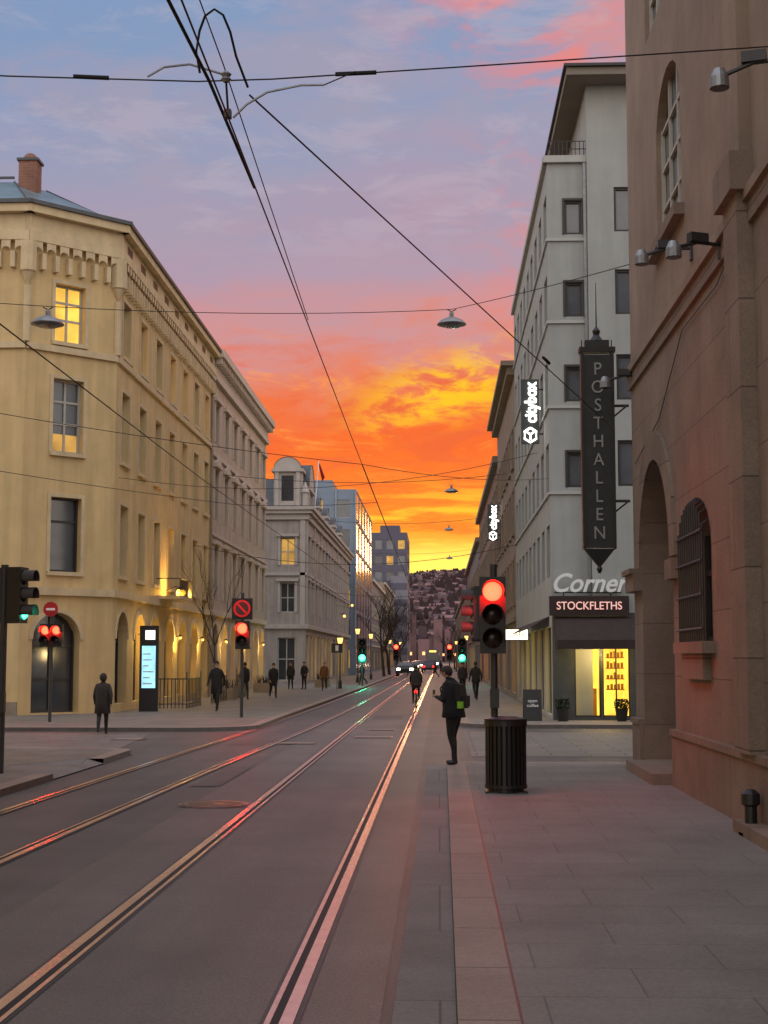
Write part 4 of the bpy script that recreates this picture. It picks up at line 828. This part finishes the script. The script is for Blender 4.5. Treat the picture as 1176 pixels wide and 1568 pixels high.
    g.box('mouth',M('lips',(.3,.1,.08),.6,.1,5,0),(-.022,hy+.078,hzz-.062),(.022,hy+.086,hzz-.054))
    v,f,_=g.p('coat',coat); b0=len(v); zb=.62 if long else .84
    rings=[(.075,.07,1.50,1),(.12,.09,1.46,.95),(.185,.115,1.40,.9),(.205,.135,1.28,.75),(.19,.14,1.12,.4),(.195,.145,.97,.1),(.215,.16,zb,0),(.20,.145,zb-.01,0)]
    N=18
    for rx,ry,z,ln in rings:
        for j in range(N):
            t=2*math.pi*j/N; wob=1+.03*math.sin(3*t+z*9); v.append((rx*bulk*math.cos(t)*wob,lean*ln+ry*bulk*math.sin(t)*wob,z))
    for i in range(len(rings)-1):
        for j in range(N): j2=(j+1)%N; f.append((b0+i*N+j,b0+i*N+j2,b0+(i+1)*N+j2,b0+(i+1)*N+j))
    g.smooth.add('coat')
    if hood: g.ball('hood',coat,(0,hy-.03,hzz+.0),.118,.95,1.0,1.1,14)
    g.lathe('collar',coat,[(.085,1.46),(.078,1.53),(.07,1.53),(.07,1.47)],(0,lean+.01,0),n=14)
    if pack:
        y1=lean-.12; g.hexa('backpack',pack,[(-.15,y1-.16,1.0),(.15,y1-.16,1.0),(.16,y1,.98),(-.16,y1,.98),(-.11,y1-.11,1.42),(.11,y1-.11,1.42),(.13,y1+.02,1.44),(-.13,y1+.02,1.44)])
        g.box('backpack_pocket',pack,(-.1,y1-.21,1.03),(.1,y1-.14,1.22))
        for sd in(-1,1): g.tube('straps',pack,[(sd*.1,y1,1.42),(sd*.11,lean+.03,1.49),(sd*.12,lean+.15,1.35),(sd*.14,lean+.1,1.1)],.014,5)
    return g
hair_b=M('hair_blond',(.25,.15,.07),.7,.2,20,.2)
navy=M('cloth_navy',(.010,.010,.014),.9,.25,14,.3); char=M('cloth_charcoal',(.016,.014,.014),.9,.25,14,.3); brown=M('cloth_brown',(.14,.06,.02),.9,.25,14,.3); olive=M('cloth_olive',(.035,.028,.024),.9,.25,14,.3); denim=M('cloth_denim',(.025,.03,.042),.9,.25,14,.3)
neonp=M('backpack_neon',(.22,.5,.03),.6,.15,9,.1)
g=person((.24,24.1,.1),1.58,math.radians(62),navy,char,'look',bulk=1.25,pack=char)
g.box('neon_cover',neonp,(-.168,-.25,1.0),(-.10,-.15,1.12)); g.box('phone',black,(-.035,.40,1.19),(.035,.412,1.32)); g.build()
person((-8.0,35.2,.0),1.42,math.radians(8),olive,char,'walk',hair_b,1,long=True,bulk=1.1,hood=True).build()
person((-7.2,48,.1),1.60,math.radians(170),char,char,'walk',None,-1,long=True).build()
person((-8.0,61,.1),1.52,math.radians(-10),navy,denim,'walk',None,1).build()
person((-7.15,64,.1),1.48,math.radians(200),char,char,'walk',None,-1,long=True).build()
person((-8.2,82,.1),1.48,math.radians(180),char,navy,'stand').build()
person((-7.45,82,.1),1.5,math.radians(150),navy,char,'pocket').build()
person((-6.1,79,.1),1.5,math.radians(180),brown,denim,'walk',hair_b,1,long=True).build()
person((-4.95,96,.1),1.5,math.radians(90),navy,char,'walk').build()
person((1.5,61,.1),1.55,math.radians(10),char,navy,'walk').build()
person((1.1,70,.1),1.5,math.radians(190),olive,char,'stand').build()
for x,y,h in((-.35,140,100),(-2.9,150,-80),(.2,160,60)): person((x,y,.0),1.55,math.radians(h),char,navy,'walk').build()
bx,by=-.82,53
g=person((bx,by,.12),1.42,math.radians(2),char,char,'bike',bulk=1.1); g.name='cyclist'; g.ball('helmet',black,(0,.27,1.70),.12,.9,1.15,.85,14); g.build()
g=G('bicycle',(bx,by,.0),0,.95)
for yy in(-.35,.72):
    N=26; ring=[(0,yy+.33*math.cos(2*math.pi*k/N),.34+.33*math.sin(2*math.pi*k/N)) for k in range(N+1)]; g.tube('wheels',blackr,ring,.02,6)
    for k in range(10): t=math.pi*2*k/10; g.tube('spokes',galv,[(0,yy,.34),(0,yy+.32*math.cos(t),.34+.32*math.sin(t))],.003,3)
for a,b in(((0,-.35,.34),(0,.12,.3)),((0,.12,.3),(0,-.02,.9)),((0,-.35,.34),(0,0,.78)),((0,0,.78),(0,.58,.82)),((0,.12,.3),(0,.6,.75)),((0,.72,.34),(0,.56,.98)),((-.26,.5,1.02),(.26,.5,1.02))): g.tube('frame',black,[a,b],.018,6)
g.box('saddle',black,(-.08,-.15,.9),(.08,.12,.95)); g.ball('rear_light',E('bike_rear',(1,.01,.01),12),(0,-.38,.66),.06); g.box('mudguard',black,(-.03,-.7,.55),(.03,-.3,.7)); g.tube('pedals',black,[(-.15,.2,.2),(.15,.05,.42)],.015,5); g.build()
# ============================================================ vehicles
def car(loc,rz,colm):
    g=G('car',loc,rz); prof=[(-2.1,.35),(-2.15,.75),(-2.0,.95),(-1.2,1.02),(-.75,1.42),(.65,1.45),(1.5,1.02),(2.05,.92),(2.15,.6),(2.1,.35)]
    n=len(prof); Wd=.85
    for i in range(n):
        a,b=prof[i],prof[(i+1)%n]; wa=Wd*(.8 if a[1]>1.2 else 1); wb=Wd*(.8 if b[1]>1.2 else 1)
        g.face('body',colm,[(-wa,-a[0],a[1]),(wa,-a[0],a[1]),(wb,-b[0],b[1]),(-wb,-b[0],b[1])])
    for s in(-1,1): g.face('body',colm,[(s*Wd*(.8 if z>1.2 else 1),-x,z) for x,z in prof]); g.face('side_windows',glass,[(s*(Wd*.985),1.05,1.04),(s*Wd*.83,.7,1.36),(s*Wd*.83,-.6,1.38),(s*Wd*.985,-1.3,1.04)])
    for a,b in((1.16,.79),(-1.42,-.70)): g.face('windscreens',glass,[(-.78,a*1.02,1.06),(.78,a*1.02,1.06),(.64,b*1.03,1.38),(-.64,b*1.03,1.38)])
    for xx in(-1.3,1.35):
        for s in(-1,1): g.lathe('wheels',blackr,[(.32,-.1),(.32,.1)],(s*.78,xx,.32),'x',16)
    for s in(-1,1):
        g.box('head_lights',E('head',(1,.85,.6),16),(s*.65-.16,2.10,.62),(s*.65+.16,2.19,.82)); g.box('tail_lights',E('tail',(1,.01,.008),10),(s*.65-.16,-2.2,.68),(s*.65+.16,-2.12,.88))
    g.build()
cw=M('car_paint_grey',(.08,.08,.09),.3,.05,2,0); cd_=M('car_paint_dark',(.015,.015,.02),.3,.05,2,0)
car((-3.4,150,0),math.pi,cd_); car((-3.6,175,0),math.pi,cw); car((-1.3,190,0),0,cd_); car((-1.3,215,0),0,cw); car((-3.5,240,0),math.pi,cd_); car((-3.6,205,0),math.pi,cw)
g=G('tram',(-1.1,262,0)); tb=M('tram_paint',(.04,.09,.16),.35,.05,2,0)
g.hexa('body',tb,[(-1.2,0,.35),(1.2,0,.35),(1.2,26,.35),(-1.2,26,.35),(-1.1,.5,3.3),(1.1,.5,3.3),(1.1,26,3.3),(-1.1,26,3.3)]); g.box('windscreen',glass,(-1.05,.02,1.4),(1.05,.2,2.8)); g.box('destination',E('dest',(1,.6,.1),3),(-.6,.2,2.9),(.6,.4,3.15))
for s in(-1,1): g.box('head_lights',E('head',(1,.85,.6),16),(s*.8-.15,-.1,.8),(s*.8+.15,.0,1.0)); g.box('side_windows',glass,(s*1.17-.02,1,1.5),(s*1.17+.02,25,2.6))
g.box('skirt',black,(-1.0,.2,.05),(1.0,25.5,.35)); g.tube('pantograph',black,[(0,8,3.3),(0,9.5,4.4),(0,8,5.5)],.05,4); g.box('pantograph_head',black,(-.7,7.9,5.5),(.7,8.1,5.56)); g.build()
g=G('traffic_sign',(-5.5,80,.1)); g.tube('post',galv,[(0,0,0),(0,0,2.6)],.035,6); g.box('panel',black,(-.3,-.04,2.0),(.3,-.02,2.5)); g.box('panel_symbol',white_p,(-.08,-.05,2.1),(.08,-.041,2.4)); g.build()
# ============================================================ WORLD
w=bpy.data.worlds.new('World'); S.world=w; w.use_nodes=True; nt=w.node_tree; n=nt.nodes; l=nt.links; n.clear()
out=n.new('ShaderNodeOutputWorld'); tc=n.new('ShaderNodeTexCoord'); sp=n.new('ShaderNodeSeparateXYZ'); l.new(tc.outputs['Generated'],sp.inputs[0])
def mth(op,a,b=None,c=None,clamp=False):
    m=n.new('ShaderNodeMath'); m.operation=op; m.use_clamp=clamp
    for i,q in enumerate((a,b,c)):
        if q is None: continue
        if isinstance(q,(int,float)): m.inputs[i].default_value=q
        else: l.new(q,m.inputs[i])
    return m.outputs[0]
def mrange(v,a,b,c=0,d=1,smooth=True):
    m=n.new('ShaderNodeMapRange'); m.interpolation_type='SMOOTHSTEP' if smooth else 'LINEAR'; l.new(v,m.inputs[0])
    if a>b: a,b,c,d=b,a,d,c
    for i,q in enumerate((a,b,c,d)): m.inputs[i+1].default_value=q
    return m.outputs[0]
def noise(scale,ns,detail=8,rough=.6,dist=.5,off=(0,0,0)):
    mp=n.new('ShaderNodeMapping'); mp.inputs['Scale'].default_value=scale; mp.inputs['Location'].default_value=off; l.new(tc.outputs['Generated'],mp.inputs['Vector'])
    z=n.new('ShaderNodeTexNoise'); z.inputs['Scale'].default_value=ns; z.inputs['Detail'].default_value=detail; z.inputs['Roughness'].default_value=rough; z.inputs['Distortion'].default_value=dist; l.new(mp.outputs[0],z.inputs['Vector']); return z.outputs['Fac']
def mixc(f,a,b):
    m=n.new('ShaderNodeMix'); m.data_type='RGBA'
    if isinstance(f,(int,float)): m.inputs[0].default_value=f
    else: l.new(f,m.inputs[0])
    for i,q in((6,a),(7,b)):
        if isinstance(q,tuple): m.inputs[i].default_value=(*q,1)
        else: l.new(q,m.inputs[i])
    return m.outputs[2]
X_,Y_,Z_=sp.outputs
n1=noise((5,5,20),1.4,10,.66,.4)
n1b=noise((3,3,9),1.2,4,.5,.3,(3,1,2))
zz=mth('ADD',Z_,mth('MULTIPLY',mth('SUBTRACT',n1,.5),.12)); zz=mth('ADD',zz,mth('MULTIPLY',mth('SUBTRACT',n1b,.5),.06))
# the warm deck reaches a little higher on the right
zz=mth('SUBTRACT',zz,mth('MULTIPLY',X_,.10))
rmp=n.new('ShaderNodeValToRGB'); l.new(mth('MULTIPLY',zz,2.0),rmp.inputs[0])
st=[(0,(255,180,55)),(.10,(255,188,52)),(.15,(255,145,38)),(.19,(255,158,42)),(.24,(250,115,34)),(.31,(242,96,38)),(.365,(238,108,60)),(.41,(226,126,102)),(.46,(203,144,148)),(.53,(176,150,170)),(.66,(154,155,182)),(.83,(132,154,190)),(1,(122,152,192))]
cr_=rmp.color_ramp
while len(cr_.elements)<len(st): cr_.elements.new(0.5)
for e,(p,c) in zip(cr_.elements,st): e.position=p; e.color=(*lin(c),1)
col=rmp.outputs[0]
n6=noise((9,9,34),1.7,10,.68,.6,(2,6,1)); oz=mth('MULTIPLY',mrange(Z_,.09,.13),mrange(Z_,.23,.18))
col=mixc(mth('MULTIPLY',mth('MULTIPLY',oz,mrange(n6,.50,.38)),.5),col,lin((226,86,52)))
col=mixc(mth('MULTIPLY',mth('MULTIPLY',oz,mrange(n6,.53,.66)),.6),col,lin((255,158,66)))
zc=mth('ADD',mth('MULTIPLY',X_,.28),.178); band=mrange(mth('ABSOLUTE',mth('SUBTRACT',Z_,zc)),.034,.006); 
band=mth('MULTIPLY',band,mrange(X_,-.09,.0)); n2=noise((16,16,48),1.5,9,.65,.5,(1,2,3)); band=mth('MULTIPLY',band,mrange(n2,.42,.60)); col=mixc(mth('MULTIPLY',band,.95),col,lin((255,200,25)))
n3=noise((7,7,70),1.6,7,.6,.4,(4,0,1)); low=mth('MULTIPLY',mrange(Z_,.13,.09),mrange(n3,.49,.62)); col=mixc(mth('MULTIPLY',low,.85),col,lin((255,210,50)))
dk_=mth('MULTIPLY',mrange(Z_,.17,.11),mrange(n3,.47,.36)); col=mixc(mth('MULTIPLY',dk_,.6),col,lin((242,100,38)))
low2=mth('MULTIPLY',mrange(mth('ABSOLUTE',mth('SUBTRACT',Z_,.060)),.028,.0),mrange(mth('ABSOLUTE',mth('SUBTRACT',X_,.005)),.08,.01)); col=mixc(low2,col,(1.25,1.0,.16))
n4=noise((7,7,15),1.5,10,.66,.5,(0,5,2)); pk=mth('MULTIPLY',mrange(n4,.46,.60),mth('MULTIPLY',mrange(X_,-.02,.13),mrange(Z_,.20,.26))); col=mixc(mth('MULTIPLY',pk,.85),col,lin((244,126,106)))
pk2=mth('MULTIPLY',mrange(n4,.38,.58),mth('MULTIPLY',mrange(X_,-.08,.08),mrange(Z_,.36,.41))); col=mixc(mth('MULTIPLY',pk2,.85),col,lin((248,132,116)))
n5=noise((3,3,9),2.0,9,.62,.4,(7,1,0)); gm=mth('MULTIPLY',mrange(n5,.45,.62),mrange(Z_,.22,.30)); col=mixc(mth('MULTIPLY',gm,.5),col,lin((172,156,172)))
n7=noise((6,6,20),2.2,9,.65,.4,(1,8,3)); gm2=mth('MULTIPLY',mrange(n7,.50,.64),mrange(Z_,.24,.30)); col=mixc(mth('MULTIPLY',gm2,.25),col,lin((200,185,195)))
fb=mrange(Y_,-.1,.75); back=mixc(mrange(Z_,0,.9),(1.62,1.38,1.18),(1.18,1.22,1.36))  # back: unseen sky behind the camera, brightened as fill for facades and ground
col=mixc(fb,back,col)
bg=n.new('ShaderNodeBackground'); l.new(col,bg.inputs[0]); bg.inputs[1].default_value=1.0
sky=n.new('ShaderNodeTexSky'); sky.sky_type='NISHITA'; sky.sun_disc=False; sky.sun_elevation=math.radians(2.0); sky.sun_rotation=0.0
bg2=n.new('ShaderNodeBackground'); l.new(sky.outputs[0],bg2.inputs[0]); bg2.inputs[1].default_value=.006
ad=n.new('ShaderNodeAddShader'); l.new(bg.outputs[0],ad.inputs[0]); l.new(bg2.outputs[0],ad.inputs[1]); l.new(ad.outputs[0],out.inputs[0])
sl=bpy.data.lights.new('sun','SUN'); sl.energy=.3; sl.angle=math.radians(6); sl.color=(1,.5,.25); so=bpy.data.objects.new('sun',sl); S.collection.objects.link(so); so.rotation_euler=(math.radians(-87),0,0)  
# ============================================================ CAMERA
cam=bpy.data.cameras.new('camera'); co=bpy.data.objects.new('camera',cam); S.collection.objects.link(co); S.camera=co
cam.sensor_fit='VERTICAL'; cam.sensor_height=36; cam.lens=52; cam.clip_end=12000; cam.clip_start=.1
co.location=(0,0,1.8); co.rotation_euler=(math.radians(95.65),0,math.radians(2.12))
